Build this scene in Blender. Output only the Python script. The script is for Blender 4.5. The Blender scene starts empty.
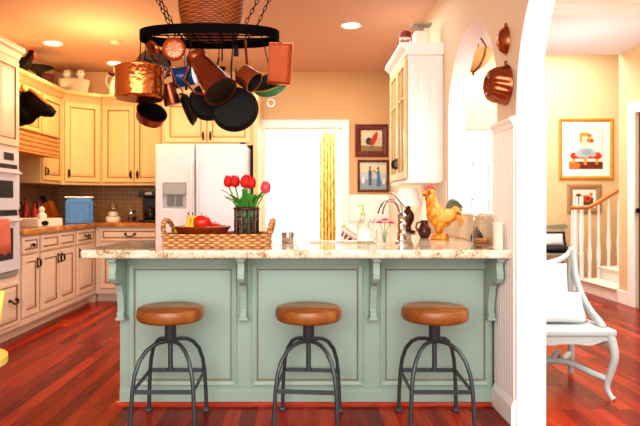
import bpy, bmesh, math, random
from mathutils import Vector, Matrix, Euler
from mathutils.geometry import tessellate_polygon
random.seed(7)
PI = math.pi
SC = bpy.context.scene
COL = SC.collection
EYE = 1.163
F = 585.0


def P(px, py, Y):
    """world point at depth Y that the photo shows at (px, py)"""
    return Vector(((px - 303) * Y / F, Y, EYE + (203 - py) * Y / F))


# ------------------------------------------------------------------ mesh builder
class MB:
    def __init__(s, M=None):
        s.v, s.f, s.m = [], [], []
        s.mi = 0
        s.M = M or Matrix()

    def add(s, vs, fs, mi=None):
        b = len(s.v)
        s.v += [s.M @ Vector(p) for p in vs]
        for f in fs:
            s.f.append([b + i for i in f])
            s.m.append(s.mi if mi is None else mi)

    def box(s, x0, x1, y0, y1, z0, z1, mi=None):
        s.add([(x0, y0, z0), (x1, y0, z0), (x1, y1, z0), (x0, y1, z0), (x0, y0, z1), (x1, y0, z1), (x1, y1, z1), (x0, y1, z1)],
              [(0, 3, 2, 1), (4, 5, 6, 7), (0, 1, 5, 4), (1, 2, 6, 5), (2, 3, 7, 6), (3, 0, 4, 7)], mi)
        return s

    def prism(s, poly, w0, w1, plane='xy', holes=(), mi=None):
        mp = {'xy': lambda u, v, w: (u, v, w), 'xz': lambda u, v, w: (u, w, v), 'yz': lambda u, v, w: (w, u, v)}[plane]
        loops = [list(poly)] + [list(h) for h in holes]
        tris = tessellate_polygon([[Vector((a, b, 0)) for a, b in l] for l in loops])
        flat = [p for l in loops for p in l]
        n = len(flat)
        vs = [mp(a, b, w0) for a, b in flat] + [mp(a, b, w1) for a, b in flat]
        fs = [tuple(t) for t in tris] + [tuple(i + n for i in t) for t in tris]
        o = 0
        for l in loops:
            k = len(l)
            for i in range(k):
                j = (i + 1) % k
                fs.append((o + i, o + j, n + o + j, n + o + i))
            o += k
        s.add(vs, fs, mi)
        return s

    def lathe(s, prof, n=24, c=(0, 0, 0), cap=(True, True), sx=1, sy=1, mi=None):
        vs, fs = [], []
        for r, z in prof:
            for k in range(n):
                a = 2 * PI * k / n
                vs.append((c[0] + sx * r * math.cos(a), c[1] + sy * r * math.sin(a), c[2] + z))
        for i in range(len(prof) - 1):
            for k in range(n):
                j = (k + 1) % n
                fs.append((i * n + k, i * n + j, (i + 1) * n + j, (i + 1) * n + k))
        if cap[0]:
            fs.append(tuple(range(n)))
        if cap[1]:
            fs.append(tuple((len(prof) - 1) * n + k for k in range(n)))
        s.add(vs, fs, mi)
        return s

    def tube(s, pts, r, n=8, closed=False, flat=None, mi=None):
        pts = [Vector(p) for p in pts]
        N = len(pts)
        rs = r if isinstance(r, (list, tuple)) else [r] * N
        vs, fs = [], []
        up = None
        for i, p in enumerate(pts):
            if closed:
                t = pts[(i + 1) % N] - pts[i - 1]
            else:
                t = pts[min(i + 1, N - 1)] - pts[max(i - 1, 0)]
            if t.length < 1e-9:
                t = Vector((0, 0, 1))
            t.normalize()
            if up is None:
                up = Vector(flat) if flat else (Vector((0, 0, 1)) if abs(t.z) < .9 else Vector((1, 0, 0)))
            a = t.cross(up)
            if a.length < 1e-6:
                a = t.orthogonal()
            a.normalize()
            b = a.cross(t).normalized()
            if not flat:
                up = b
            for k in range(n):
                g = 2 * PI * k / n + PI / n
                ra, rb = rs[i] if isinstance(rs[i], tuple) else (rs[i], rs[i])
                vs.append(p + a * (ra * math.cos(g)) + b * (rb * math.sin(g)))
        for i in range(N if closed else N - 1):
            j2 = (i + 1) % N
            for k in range(n):
                j = (k + 1) % n
                fs.append((i * n + k, i * n + j, j2 * n + j, j2 * n + k))
        if not closed:
            fs.append(tuple(range(n)))
            fs.append(tuple((N - 1) * n + k for k in range(n)))
        s.add(vs, fs, mi)
        return s

    def ball(s, c, r, n=16, m=10, mi=None):
        rx, ry, rz = r if isinstance(r, (tuple, list)) else (r, r, r)
        vs, fs = [(c[0], c[1], c[2] - rz)], []
        for i in range(1, m):
            t = -PI / 2 + PI * i / m
            for k in range(n):
                a = 2 * PI * k / n
                vs.append((c[0] + rx * math.cos(t) * math.cos(a), c[1] + ry * math.cos(t) * math.sin(a), c[2] + rz * math.sin(t)))
        vs.append((c[0], c[1], c[2] + rz))
        L = len(vs) - 1
        for k in range(n):
            j = (k + 1) % n
            fs.append((0, 1 + j, 1 + k))
            for i in range(m - 2):
                fs.append((1 + i * n + k, 1 + i * n + j, 1 + (i + 1) * n + j, 1 + (i + 1) * n + k))
            fs.append((L, 1 + (m - 2) * n + k, 1 + (m - 2) * n + j))
        s.add(vs, fs, mi)
        return s

    def rings(s, x0, x1, z0, z1, steps, back=0.0):
        """slab facing -Y: outer sides from y=back, then nested rectangles (inset, y, material)"""
        def rect(i, y):
            return [(x0 + i, y, z0 + i), (x1 - i, y, z0 + i), (x1 - i, y, z1 - i), (x0 + i, y, z1 - i)]
        vs = rect(0, back)
        fs, ms = [(0, 1, 2, 3)], [0]
        for k, (i, y, mi) in enumerate(steps):
            vs += rect(i, y)
            a = 4 * k
            for q in range(4):
                w = (q + 1) % 4
                fs.append((a + q, a + w, a + 4 + w, a + 4 + q))
                ms.append(mi)
        a = 4 * len(steps)
        fs.append((a, a + 1, a + 2, a + 3))
        ms.append(steps[-1][2])
        b = len(s.v)
        s.v += [s.M @ Vector(p) for p in vs]
        s.f += [[b + i for i in f] for f in fs]
        s.m += ms
        return s

    def build(s, name, mats, parent=None, smooth=None, bevel=0, sub=0, remesh=0, seg=2):
        me = bpy.data.meshes.new(name)
        me.from_pydata([tuple(p) for p in s.v], [], s.f)
        bm = bmesh.new()
        bm.from_mesh(me)
        bmesh.ops.recalc_face_normals(bm, faces=bm.faces)
        bm.to_mesh(me)
        bm.free()
        mats = mats if isinstance(mats, (list, tuple)) else [mats]
        for m in mats:
            me.materials.append(m)
        for p, k in zip(me.polygons, s.m):
            p.material_index = min(k, len(mats) - 1)
        if smooth is not None:
            for p in me.polygons:
                p.use_smooth = True
            me.set_sharp_from_angle(angle=math.radians(smooth))
        o = bpy.data.objects.new(name, me)
        COL.objects.link(o)
        if parent:
            o.parent = parent
        if bevel:
            b = o.modifiers.new('b', 'BEVEL')
            b.width = bevel
            b.segments = seg
            b.limit_method = 'ANGLE'
            b.angle_limit = math.radians(40)
        if remesh:
            r = o.modifiers.new('r', 'REMESH')
            r.mode = 'VOXEL'
            r.voxel_size = remesh
            r.use_smooth_shade = True
            k = o.modifiers.new('s', 'SMOOTH')
            k.iterations = 4
        if sub:
            b = o.modifiers.new('u', 'SUBSURF')
            b.levels = b.render_levels = sub
        return o


def tag(o, label, cat, group=None, kind=None):
    o['label'] = label
    o['category'] = cat
    if group:
        o['group'] = group
    if kind:
        o['kind'] = kind
    return o


def thing(name, label, cat, loc=(0, 0, 0), rotz=0.0, group=None, M=None):
    o = bpy.data.objects.new(name, None)
    o.empty_display_size = .1
    COL.objects.link(o)
    if M is not None:
        o.matrix_world = M
    else:
        o.location = loc
        o.rotation_euler = (0, 0, rotz)
    return tag(o, label, cat, group)


def struct(o):
    o['kind'] = 'structure'
    return o


def frame_to(loc, zdir, xhint=(1, 0, 0)):
    z = Vector(zdir).normalized()
    x = Vector(xhint)
    x = (x - z * x.dot(z))
    if x.length < 1e-5:
        x = z.orthogonal()
    x.normalize()
    y = z.cross(x)
    M = Matrix((x, y, z)).transposed().to_4x4()
    M.translation = Vector(loc)
    return M


def copy_tree(o, parent=None):
    c = o.copy()
    COL.objects.link(c)
    if parent:
        c.parent = parent
    for ch in list(o.children):
        copy_tree(ch, c)
    return c


def arc(cx, cy, r, a0, a1, n, ry=None):
    ry = r if ry is None else ry
    return [(cx + r * math.cos(math.radians(a0 + (a1 - a0) * i / n)), cy + ry * math.sin(math.radians(a0 + (a1 - a0) * i / n))) for i in range(n + 1)]


# ------------------------------------------------------------------ materials
def srgb(c):
    if isinstance(c, str):
        c = [int(c[i:i + 2], 16) for i in (0, 2, 4)]
    return tuple(((x / 255) / 12.92 if x / 255 <= .04045 else ((x / 255 + .055) / 1.055) ** 2.4) for x in c) + (1,)


class N:
    def __init__(s, name):
        s.m = bpy.data.materials.new(name)
        s.m.use_nodes = True
        s.t = s.m.node_tree
        s.b = s.t.nodes['Principled BSDF']

    def n(s, typ, **kw):
        x = s.t.nodes.new(typ)
        for k, v in kw.items():
            if k in x.inputs:
                x.inputs[k].default_value = v
            else:
                setattr(x, k, v)
        return x

    def l(s, a, b):
        s.t.links.new(a, b)

    def coord(s, scale=(1, 1, 1), rot=(0, 0, 0), kind='Object'):
        c = s.n('ShaderNodeTexCoord')
        m = s.n('ShaderNodeMapping')
        m.inputs['Scale'].default_value = scale
        m.inputs['Rotation'].default_value = rot
        s.l(c.outputs[kind], m.inputs['Vector'])
        return m.outputs['Vector']

    def ramp(s, fac, stops):
        r = s.n('ShaderNodeValToRGB')
        e = r.color_ramp.elements
        while len(e) < len(stops):
            e.new(.5)
        for k, (p, c) in zip(e, stops):
            k.position = p
            k.color = srgb(c)
        s.l(fac, r.inputs['Fac'])
        return r.outputs['Color']

    def bump(s, h, strength=.3, dist=.01):
        b = s.n('ShaderNodeBump', Strength=strength, Distance=dist)
        s.l(h, b.inputs['Height'])
        s.l(b.outputs['Normal'], s.b.inputs['Normal'])


def plain(name, c, rough=.5, metal=0, var=.06, scale=6, bump=0, bscale=60, coat=0, emit=None, spec=None):
    k = N(name)
    k.b.inputs['Roughness'].default_value = rough
    k.b.inputs['Metallic'].default_value = metal
    if coat:
        k.b.inputs['Coat Weight'].default_value = coat
        k.b.inputs['Coat Roughness'].default_value = .08
    if spec is not None:
        k.b.inputs['Specular IOR Level'].default_value = spec
    base = srgb(c)
    v = k.coord()
    nz = k.n('ShaderNodeTexNoise', Scale=scale, Detail=3.0)
    k.l(v, nz.inputs['Vector'])
    mx = k.n('ShaderNodeMix', data_type='RGBA')
    mx.inputs['A'].default_value = tuple(x * (1 - var) for x in base[:3]) + (1,)
    mx.inputs['B'].default_value = tuple(min(1, x * (1 + var)) for x in base[:3]) + (1,)
    k.l(nz.outputs['Fac'], mx.inputs['Factor'])
    k.l(mx.outputs['Result'], k.b.inputs['Base Color'])
    if bump:
        n2 = k.n('ShaderNodeTexNoise', Scale=bscale, Detail=2.0)
        k.l(v, n2.inputs['Vector'])
        k.bump(n2.outputs['Fac'], bump, .004)
    if emit:
        k.b.inputs['Emission Color'].default_value = srgb(emit[0])
        k.b.inputs['Emission Strength'].default_value = emit[1]
    return k.m


def floor_mat():
    k = N('hardwood')
    v = k.coord(rot=(0, 0, PI / 2))
    br = k.n('ShaderNodeTexBrick', Scale=1.0)
    br.inputs['Brick Width'].default_value = 1.1
    br.inputs['Row Height'].default_value = .085
    br.inputs['Mortar Size'].default_value = .0012
    br.inputs['Color1'].default_value = (0, 0, 0, 1)
    br.inputs['Color2'].default_value = (1, 1, 1, 1)
    br.inputs['Mortar'].default_value = (0, 0, 0, 1)
    br.offset = .37
    k.l(v, br.inputs['Vector'])
    v2 = k.coord(scale=(14, 1.2, 1))
    nz = k.n('ShaderNodeTexNoise', Scale=2.0, Detail=5.0, Roughness=.6)
    k.l(v2, nz.inputs['Vector'])
    mx = k.n('ShaderNodeMath', operation='MULTIPLY_ADD')
    k.l(br.outputs['Color'], mx.inputs[0])
    mx.inputs[1].default_value = .42
    sc = k.n('ShaderNodeMath', operation='MULTIPLY')
    k.l(nz.outputs['Fac'], sc.inputs[0])
    sc.inputs[1].default_value = .5
    k.l(sc.outputs[0], mx.inputs[2])
    c = k.ramp(mx.outputs[0], [(.0, '360803'), (.35, '721603'), (.6, '9c2a06'), (.85, 'c44a10')])
    k.l(c, k.b.inputs['Base Color'])
    k.b.inputs['Roughness'].default_value = .26
    k.b.inputs['Specular IOR Level'].default_value = .17
    return k.m


def wood(name, stops, scale=(1, 12, 12), rough=.4, nscale=4, coat=0):
    k = N(name)
    v = k.coord(scale=scale)
    nz = k.n('ShaderNodeTexNoise', Scale=nscale, Detail=5.0, Distortion=.6)
    k.l(v, nz.inputs['Vector'])
    k.l(k.ramp(nz.outputs['Fac'], stops), k.b.inputs['Base Color'])
    k.b.inputs['Roughness'].default_value = rough
    if coat:
        k.b.inputs['Coat Weight'].default_value = coat
    return k.m


def butcher():
    k = N('butcher_block')
    v = k.coord()
    br = k.n('ShaderNodeTexBrick', Scale=1.0)
    br.inputs['Brick Width'].default_value = .5
    br.inputs['Row Height'].default_value = .045
    br.inputs['Mortar Size'].default_value = .0008
    br.inputs['Color1'].default_value = srgb('b87c3a')
    br.inputs['Color2'].default_value = srgb('8a5424')
    br.inputs['Mortar'].default_value = srgb('5c3210')
    k.l(v, br.inputs['Vector'])
    nz = k.n('ShaderNodeTexNoise', Scale=5.0, Detail=5.0)
    k.l(k.coord(scale=(3, 30, 30)), nz.inputs['Vector'])
    mx = k.n('ShaderNodeMix', data_type='RGBA', blend_type='MULTIPLY')
    mx.inputs['Factor'].default_value = .6
    k.l(br.outputs['Color'], mx.inputs['A'])
    k.l(k.ramp(nz.outputs['Fac'], [(.3, 'b08060'), (.65, 'ffffff')]), mx.inputs['B'])
    k.l(mx.outputs['Result'], k.b.inputs['Base Color'])
    k.b.inputs['Roughness'].default_value = .35
    return k.m


def granite(name, stops, scale=45):
    k = N(name)
    v = k.coord()
    a = k.n('ShaderNodeTexNoise', Scale=scale, Detail=6.0, Roughness=.7, Distortion=.5)
    k.l(v, a.inputs['Vector'])
    b = k.n('ShaderNodeTexNoise', Scale=scale / 5, Detail=3.0)
    k.l(v, b.inputs['Vector'])
    mx = k.n('ShaderNodeMath', operation='MULTIPLY_ADD')
    k.l(b.outputs['Fac'], mx.inputs[0])
    mx.inputs[1].default_value = .5
    sc = k.n('ShaderNodeMath', operation='MULTIPLY')
    k.l(a.outputs['Fac'], sc.inputs[0])
    sc.inputs[1].default_value = .62
    k.l(sc.outputs[0], mx.inputs[2])
    k.l(k.ramp(mx.outputs[0], stops), k.b.inputs['Base Color'])
    k.b.inputs['Roughness'].default_value = .07
    return k.m


def tile(name, c1, c2, mortar, w=.06, h=.06, rot=(PI / 2, 0, 0), rough=.35, off=0.0, bumpy=.3, mort=.004):
    k = N(name)
    v = k.coord(rot=rot)
    br = k.n('ShaderNodeTexBrick', Scale=1.0)
    br.inputs['Brick Width'].default_value = w
    br.inputs['Row Height'].default_value = h
    br.inputs['Mortar Size'].default_value = mort
    br.inputs['Color1'].default_value = srgb(c1)
    br.inputs['Color2'].default_value = srgb(c2)
    br.inputs['Mortar'].default_value = srgb(mortar)
    br.offset = off
    k.l(v, br.inputs['Vector'])
    k.l(br.outputs['Color'], k.b.inputs['Base Color'])
    k.b.inputs['Roughness'].default_value = rough
    if bumpy:
        i = k.n('ShaderNodeMath', operation='SUBTRACT')
        i.inputs[0].default_value = 1
        k.l(br.outputs['Fac'], i.inputs[1])
        k.bump(i.outputs[0], bumpy, .004)
    return k.m


def wicker(name, c1, c2, dark, w=.022, h=.011):
    """woven strands, from the angle about the object's own axis and height"""
    k = N(name)
    tc = k.n('ShaderNodeTexCoord')
    sp = k.n('ShaderNodeSeparateXYZ')
    k.l(tc.outputs['Object'], sp.inputs[0])
    def m(op, x, y=None):
        q = k.n('ShaderNodeMath', operation=op)
        for i_, v_ in enumerate((x, y)):
            if v_ is None:
                continue
            if isinstance(v_, (int, float)):
                q.inputs[i_].default_value = v_
            else:
                k.l(v_, q.inputs[i_])
        return q.outputs[0]
    nz = k.n('ShaderNodeTexNoise', Scale=14.0, Detail=3.0)
    k.l(tc.outputs['Object'], nz.inputs['Vector'])
    wob = m('MULTIPLY', nz.outputs['Fac'], 2.2)
    u = m('ADD', m('MULTIPLY', m('ADD', sp.outputs['X'], sp.outputs['Y']), PI / w), wob)
    v = m('ADD', m('MULTIPLY', sp.outputs['Z'], PI / h), wob)
    su, sv = m('SINE', u), m('SINE', v)
    p = m('MULTIPLY', su, sv)                       # over and under
    hgt = m('ADD', m('MULTIPLY', m('ABSOLUTE', sv), .6), m('MULTIPLY', p, .4))
    f = m('ADD', m('MULTIPLY', p, .32), m('ADD', m('MULTIPLY', m('ABSOLUTE', sv), .35), m('MULTIPLY', nz.outputs['Fac'], .35)))
    k.l(k.ramp(f, [(.05, dark), (.35, c2), (.75, c1)]), k.b.inputs['Base Color'])
    k.bump(hgt, .7, .006)
    k.b.inputs['Roughness'].default_value = .55
    return k.m


def copper(name, c, rough=.25, hammer=True, scale=40):
    k = N(name)
    k.b.inputs['Metallic'].default_value = .85
    k.b.inputs['Roughness'].default_value = rough
    v = k.coord()
    nz = k.n('ShaderNodeTexNoise', Scale=9.0, Detail=3.0)
    k.l(v, nz.inputs['Vector'])
    base = srgb(c)
    mx = k.n('ShaderNodeMix', data_type='RGBA')
    mx.inputs['A'].default_value = tuple(x * .6 for x in base[:3]) + (1,)
    mx.inputs['B'].default_value = tuple(min(1, x * 1.15) for x in base[:3]) + (1,)
    k.l(nz.outputs['Fac'], mx.inputs['Factor'])
    k.l(mx.outputs['Result'], k.b.inputs['Base Color'])
    if hammer:
        vo = k.n('ShaderNodeTexVoronoi', Scale=scale)
        k.l(v, vo.inputs['Vector'])
        k.bump(vo.outputs['Distance'], .35, .006)
    return k.m


def glass(name, c='ffffff', rough=.02, alpha=.25):
    k = N(name)
    out = k.t.nodes['Material Output']
    tr = k.n('ShaderNodeBsdfTransparent')
    tr.inputs['Color'].default_value = srgb(c)
    gl = k.n('ShaderNodeBsdfGlossy', Roughness=rough)
    lw = k.n('ShaderNodeLayerWeight', Blend=.26)
    mx = k.n('ShaderNodeMixShader')
    k.l(lw.outputs['Facing'], mx.inputs[0])
    k.l(tr.outputs[0], mx.inputs[1])
    k.l(gl.outputs[0], mx.inputs[2])
    k.l(mx.outputs[0], out.inputs['Surface'])
    return k.m


M = dict(
    floor=floor_mat(),
    ceil=plain('ceiling_paint', 'd2ac94', .85, var=.03, scale=1.5),
    ceil_white=plain('ceiling_white', 'e6e6ea', .85, var=.02),
    wall=plain('wall_tan', 'd4ae80', .8, var=.03, scale=2),
    wall_r=plain('wall_beige', 'dcc9ae', .8, var=.03, scale=2),
    wall_y=plain('wall_yellow', 'dfc296', .8, var=.03, scale=2),
    white=plain('white_paint', 'f6f4f0', .45, var=.02),
    sage=plain('sage_paint', '99b1a5', .42, var=.05, scale=4),
    sage_d=plain('sage_glaze', '8a8a72', .5, var=.15),
    cream=plain('cream_paint', 'dfc088', .4, var=.05, scale=5),
    glaze=plain('brown_glaze', '9a6634', .5, var=.2),
    creamb=plain('pinkish_cream_paint', 'e3cdb6', .42, var=.06, scale=5),
    glazeb=plain('rosy_brown_glaze', '966a48', .5, var=.2),
    creamw=plain('ivory_paint', 'f4f1ec', .4, var=.03),
    bronze=plain('dark_bronze', '2a1a12', .4, .7, var=.2),
    iron=plain('wrought_iron', '4c545a', .4, .55, var=.2, scale=20),
    black=plain('black_iron', '0f0f10', .5, .2, var=.2, scale=20, spec=.3),
    blackp=plain('black_plastic', '101012', .25, 0, var=.1),
    ring=plain('rack_black', '030303', .7, 0, var=.1, spec=.1),
    granite=granite('pale_granite', [(.38, '54402c'), (.45, 'ac9068'), (.52, 'd2c4a8'), (.64, 'e8e0d0')], 70),
    granite_o=granite('gold_granite', [(.35, '4a240e'), (.47, '9a5a26'), (.6, 'c98a44'), (.75, 'dfb072')]),
    tile=tile('tan_tile', 'a98a62', '9c7a52', '836746', .055, .055),
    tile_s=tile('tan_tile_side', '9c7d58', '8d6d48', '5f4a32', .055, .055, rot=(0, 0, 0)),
    tile_r=tile('pale_square_tile', 'dcc9ae', 'd2bc9c', 'b89f80', .075, .075, rot=(0, 0, 0)),
    fridge=plain('appliance_white', 'd8dae4', .25, .0, var=.02, spec=.6),
    ovenw=plain('oven_white', 'd6d8e2', .25, var=.02),
    grey=plain('grey_plastic', '9a9c98', .35, .2, var=.05),
    greyd=plain('grey_recess', '6e706c', .4, .1, var=.05),
    seatwood=butcher(),
    wick=wicker('honey_wicker', 'e6b57a', 'b5743c', '5c2e12', .028, .014),
    wickd=wicker('brown_wicker', 'b5642c', '8a4418', '3c1808', .03, .012),
    wickw=wicker('white_wicker', 'ece0c8', 'd8c8a8', '9c8460'),
    bowlwood=wood('red_brown_wood', [(.3, '6e2a0e'), (.7, 'a34e1e')], (3, 3, 12), .35),
    darkwood=wood('dark_wood', [(.3, '35140a'), (.7, '5b2614')], (3, 3, 12), .3),
    redwood=wood('mahogany_frame', [(.3, '4a160c'), (.7, '7a2c18')], (6, 6, 6), .35),
    goldframe=wood('gold_frame', [(.3, 'b87a22'), (.7, 'd69a3c')], (8, 8, 8), .35),
    ornate=wood('ornate_gilt', [(.3, '8f6a42'), (.7, 'b8926a')], (30, 30, 30), .5),
    rail=wood('oak_rail', [(.3, 'a4571c'), (.7, 'c87a30')], (3, 20, 20), .35),
    shoe=wood('shoe_wood', [(.3, '8a200a'), (.7, 'b8401a')], (2, 20, 20), .3),
    hoodwood=wood('hood_wood', [(.3, 'c08a50'), (.7, 'd8a566')], (3, 20, 20), .5),
    copper=copper('hammered_copper', 'd07c40', .17),
    copper_d=copper('aged_copper', 'a05838', .28, False), copper_o=plain('orange_copper', 'b04c08', .55, .15, var=.25, scale=14),
    copper_b=copper('bright_copper', 'd97a3a', .3, False),
    copper_m=copper('mould_copper', 'ac6440', .26, False),
    tin=plain('tin_lining', '9a948e', .2, .95, var=.15), tinp=plain('pale_copper_lining', 'e6b596', .35, .6, var=.15),
    steel=plain('brushed_steel', 'c6c2ba', .25, .95, var=.08),
    steel_n=plain('nickel', 'b9b0a4', .22, .95, var=.08),
    blue=plain('blue_enamel', '1d4f8c', .2, 0, var=.15, scale=10),
    bluebox=plain('blue_speckle', '4a7aa8', .35, .2, var=.35, scale=30),
    green=plain('green_enamel', '3f8a5a', .2, 0, var=.15),
    yellow=plain('yellow_gold', 'a8982a', .3, 0, var=.1),
    chairy=plain('yellow_paint', 'f0e070', .4, var=.05),
    red=plain('tulip_red', 'd0140c', .6, var=.15, scale=30),
    pink=plain('tulip_pink', 'e24a56', .4, var=.15, scale=30),
    applered=plain('apple_red', 'd02a18', .25, var=.25, scale=14),
    banana=plain('banana_yellow', 'e8c02a', .4, var=.08, scale=14),
    leaf=plain('leaf_green', '4d9a3c', .45, var=.25, scale=14),
    glass=glass('clear_glass', 'fbfcfb'),
    glassg=glass('green_tint_glass', 'f6faf4'),
    water=glass('water', 'dcecdf', .0),
    clearpane=glass('window_glass', 'ffffff'), pane=plain('cabinet_glass', 'a08860', .08, 0, var=.25, scale=3),
    mullion=plain('antique_cream', 'dcc08c', .4, var=.06),
    towel=plain('coral_towel', 'd97a62', .9, var=.15, scale=40, bump=.4, bscale=120),
    fabric=plain('white_fabric', 'dcdcdc', .9, var=.02, bump=.2, bscale=200),
    settee=plain('grey_blue_paint', 'b4c0c0', .4, var=.05),
    greyp=plain('weathered_grey', '9a9684', .6, var=.12),
    blackf=plain('black_fabric', '121214', .8, var=.1),
    door=plain('slate_door', '2a3146', .3, var=.1),
    carpet=plain('stone_tread', 'e6d6c4', .7, var=.08, scale=20),
    riser=plain('riser_paint', 'ece4de', .6, var=.03),
    curtain=None, shade=plain('lamp_shade', 'e4e0da', .7, var=.03, emit=('fff4e0', .15)),
    bulb=plain('lamp_glow', 'ffffff', .5, emit=('ffe6b8', 14)),
    cow=plain('black_cow', '0c0705', .6, var=.3, scale=10, spec=.12),
    cowb=plain('brown_cow', 'b87434', .5, var=.2, scale=10),
    rooster=None, comb=plain('rooster_red', 'c8321c', .35, var=.2, scale=30),
    feather=plain('tail_feather', '5a5a40', .4, var=.5, scale=24),
    feather2=plain('golden_feather', 'd9a24a', .4, var=.35, scale=24),
    cer=plain('cream_ceramic', 'f0e6d2', .3, var=.03),
    paper=plain('paper_white', 'f2efe6', .7, var=.02),
    cookie=plain('cookie_brown', 'b9783a', .8, var=.35, scale=60),
    plate=plain('outlet_white', 'f4f2ee', .4, var=.01),
    alabaster=plain('alabaster', 'e0b878', .5, var=.06),
    pinkf=plain('magenta_petal', 'd8286a', .5, var=.2, scale=30),
)


def rooster_mat():
    k = N('rooster_gold')
    vo = k.n('ShaderNodeTexVoronoi', Scale=34.0)
    k.l(k.coord(scale=(1, 1, .7)), vo.inputs['Vector'])
    k.l(k.ramp(vo.outputs['Distance'], [(.0, 'f0b840'), (.5, 'd98a20'), (.9, 'a85c10')]), k.b.inputs['Base Color'])
    k.bump(vo.outputs['Distance'], .3, .006)
    k.b.inputs['Roughness'].default_value = .3
    return k.m


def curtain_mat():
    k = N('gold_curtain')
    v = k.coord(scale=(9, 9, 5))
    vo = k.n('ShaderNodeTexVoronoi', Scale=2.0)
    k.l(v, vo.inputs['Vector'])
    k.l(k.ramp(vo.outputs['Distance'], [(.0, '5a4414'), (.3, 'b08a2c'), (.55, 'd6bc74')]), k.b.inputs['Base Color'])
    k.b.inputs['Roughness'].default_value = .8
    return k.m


M['rooster'] = rooster_mat()
M['curtain'] = curtain_mat()
def flat(c):
    return plain('paint_' + c, c, .7, var=.08, scale=25)


# ------------------------------------------------------------------ room shell
HK = 2.845
struct(MB().box(-3.3, 6.4, -1.2, 10.7, -.1, 0).build('floor', M['floor']))
struct(MB().box(-3.28, 1.25, -1.2, 7.63, HK, HK + .1).build('ceiling', M['ceil']))
struct(MB().box(1.25, 3.84, -1.2, 6.85, 2.9, 3.0).build('ceiling_dining', M['ceil_white']))
struct(MB().box(1.25, 6.4, 6.85, 8.7, 3.5, 3.6).build('ceiling_hall', M['ceil_white']))
struct(MB().box(1.25, 3.70, 4.95, 5.28, 2.855, 2.9).build('trim_1', M['white'], bevel=.01))
struct(MB().box(-3.28, -3.16, -1.2, 7.63, 0, HK).build('wall_left', M['wall']))
DX0, DX1, DZ = -.475, .49, 2.126
struct(MB().prism([(-3.16, 0), (DX0, 0), (DX0, DZ), (DX1, DZ), (DX1, 0), (1.118, 0), (1.118, HK), (-3.16, HK)], 7.51, 7.63, 'xz').build('wall_back', M['wall']))
# door casing with a back band and a plinth
cb = MB()
for x0, x1 in ((DX0 - .1, DX0), (DX1, DX1 + .1)):
    cb.box(x0, x1, 7.485, 7.51, 0, DZ)
    xo = x0 if x0 < DX0 - .05 else x1 - .022
    cb.box(xo, xo + .022, 7.474, 7.485, 0, DZ + .078)
cb.box(DX0 - .1, DX1 + .1, 7.485, 7.51, DZ, DZ + .1)
cb.box(DX0 - .1, DX1 + .1, 7.474, 7.485, DZ + .078, DZ + .1)
struct(cb.build('trim_2', M['white'], bevel=.004))
# wall_right with two arches
big = [(3.06, 0), (3.06, 1.70)] + arc(2.31, 1.70, .75, 0, 180, 28)[1:] + [(1.56, 0)]
outer = [(.6, 0), (1.56, 0)] + list(reversed(big))[1:-1] + [(3.06, 0), (8.6, 0), (8.6, HK + .05), (.6, HK + .05)]
hole = [(3.37, 1.08), (4.5, 1.08), (4.5, 1.79)] + arc(3.935, 1.79, .565, 0, 180, 28)[1:]
wr = MB()
wr.prism(outer, 1.118, 1.25, 'yz', holes=[hole])
o = wr.build('wall_right', [M['wall_r'], M['white']])
for p in o.data.polygons:      # jambs and the hall side are white
    if abs(p.normal.x) < .5 and p.center.z < 2.6:
        p.material_index = 1
struct(o)
# beadboard panel, its cap and the baseboard at the wall's near end
bb = MB()
bb.box(1.105, 1.117, 3.062, 3.385, .13, 1.56)
y = 3.066
while y < 3.37:
    bb.box(1.1015, 1.106, y, y + .036, .14, 1.56)
    y += .04
struct(bb.build('trim_3', M['white'], bevel=.003))
struct(MB().prism([(1.117, 1.56), (1.097, 1.56), (1.093, 1.58), (1.078, 1.598), (1.078, 1.612), (1.117, 1.622)], 3.05, 3.385, 'xz').build('trim_4', M['white']))
struct(MB().prism([(1.117, 0), (1.085, 0), (1.085, .1), (1.095, .125), (1.1, .135), (1.117, .135)], 3.05, 3.36, 'xz').build('baseboard_right', M['white']))
struct(MB().box(1.11, 1.265, 3.04, 3.058, 0, 1.69).build('trim_5', M['white'], bevel=.004))
# sill of the arched pass-through
struct(MB().box(1.10, 1.268, 3.372, 4.498, 1.081, 1.10).build('trim_6', M['white'], bevel=.006))
# backsplashes
struct(MB().box(-3.15, -1.66, 7.498, 7.509, .932, 1.38).build('trim_7', M['tile']))
struct(MB(Matrix()).box(-3.159, -3.148, 5.03, 7.497, .932, 1.66).build('trim_8', M['tile_s']))
struct(MB().box(1.105, 1.117, 3.39, 7.5, .917, 1.08).build('trim_9', M['tile_r']))
struct(MB().box(1.105, 1.117, 4.52, 7.5, 1.081, 1.335).build('trim_10', M['tile_r']))

struct(MB().box(.595, 1.104, 7.5, 7.509, .917, 1.27).build('trim_12', M['white']))
# sunroom beyond the doorway
struct(MB().prism([(-2.0, 0), (1.3, 0), (1.3, 2.7), (-2.0, 2.7)], 10.3, 10.4, 'xz', holes=[[(-1.5, .5), (.62, .5), (.62, 2.3), (-1.5, 2.3)]]).build('wall_sunroom', M['white']))
struct(MB().box(-2.1, -2.0, 7.63, 10.4, 0, 2.7).build('wall_sunroom_left', M['white']))
struct(MB().box(1.1, 1.2, 8.6, 10.4, 0, 2.7).build('wall_sunroom_right', M['white']))
struct(MB().box(-2.1, 1.3, 7.63, 10.4, 2.7, 2.8).build('ceiling_sunroom', M['white']))


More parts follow.
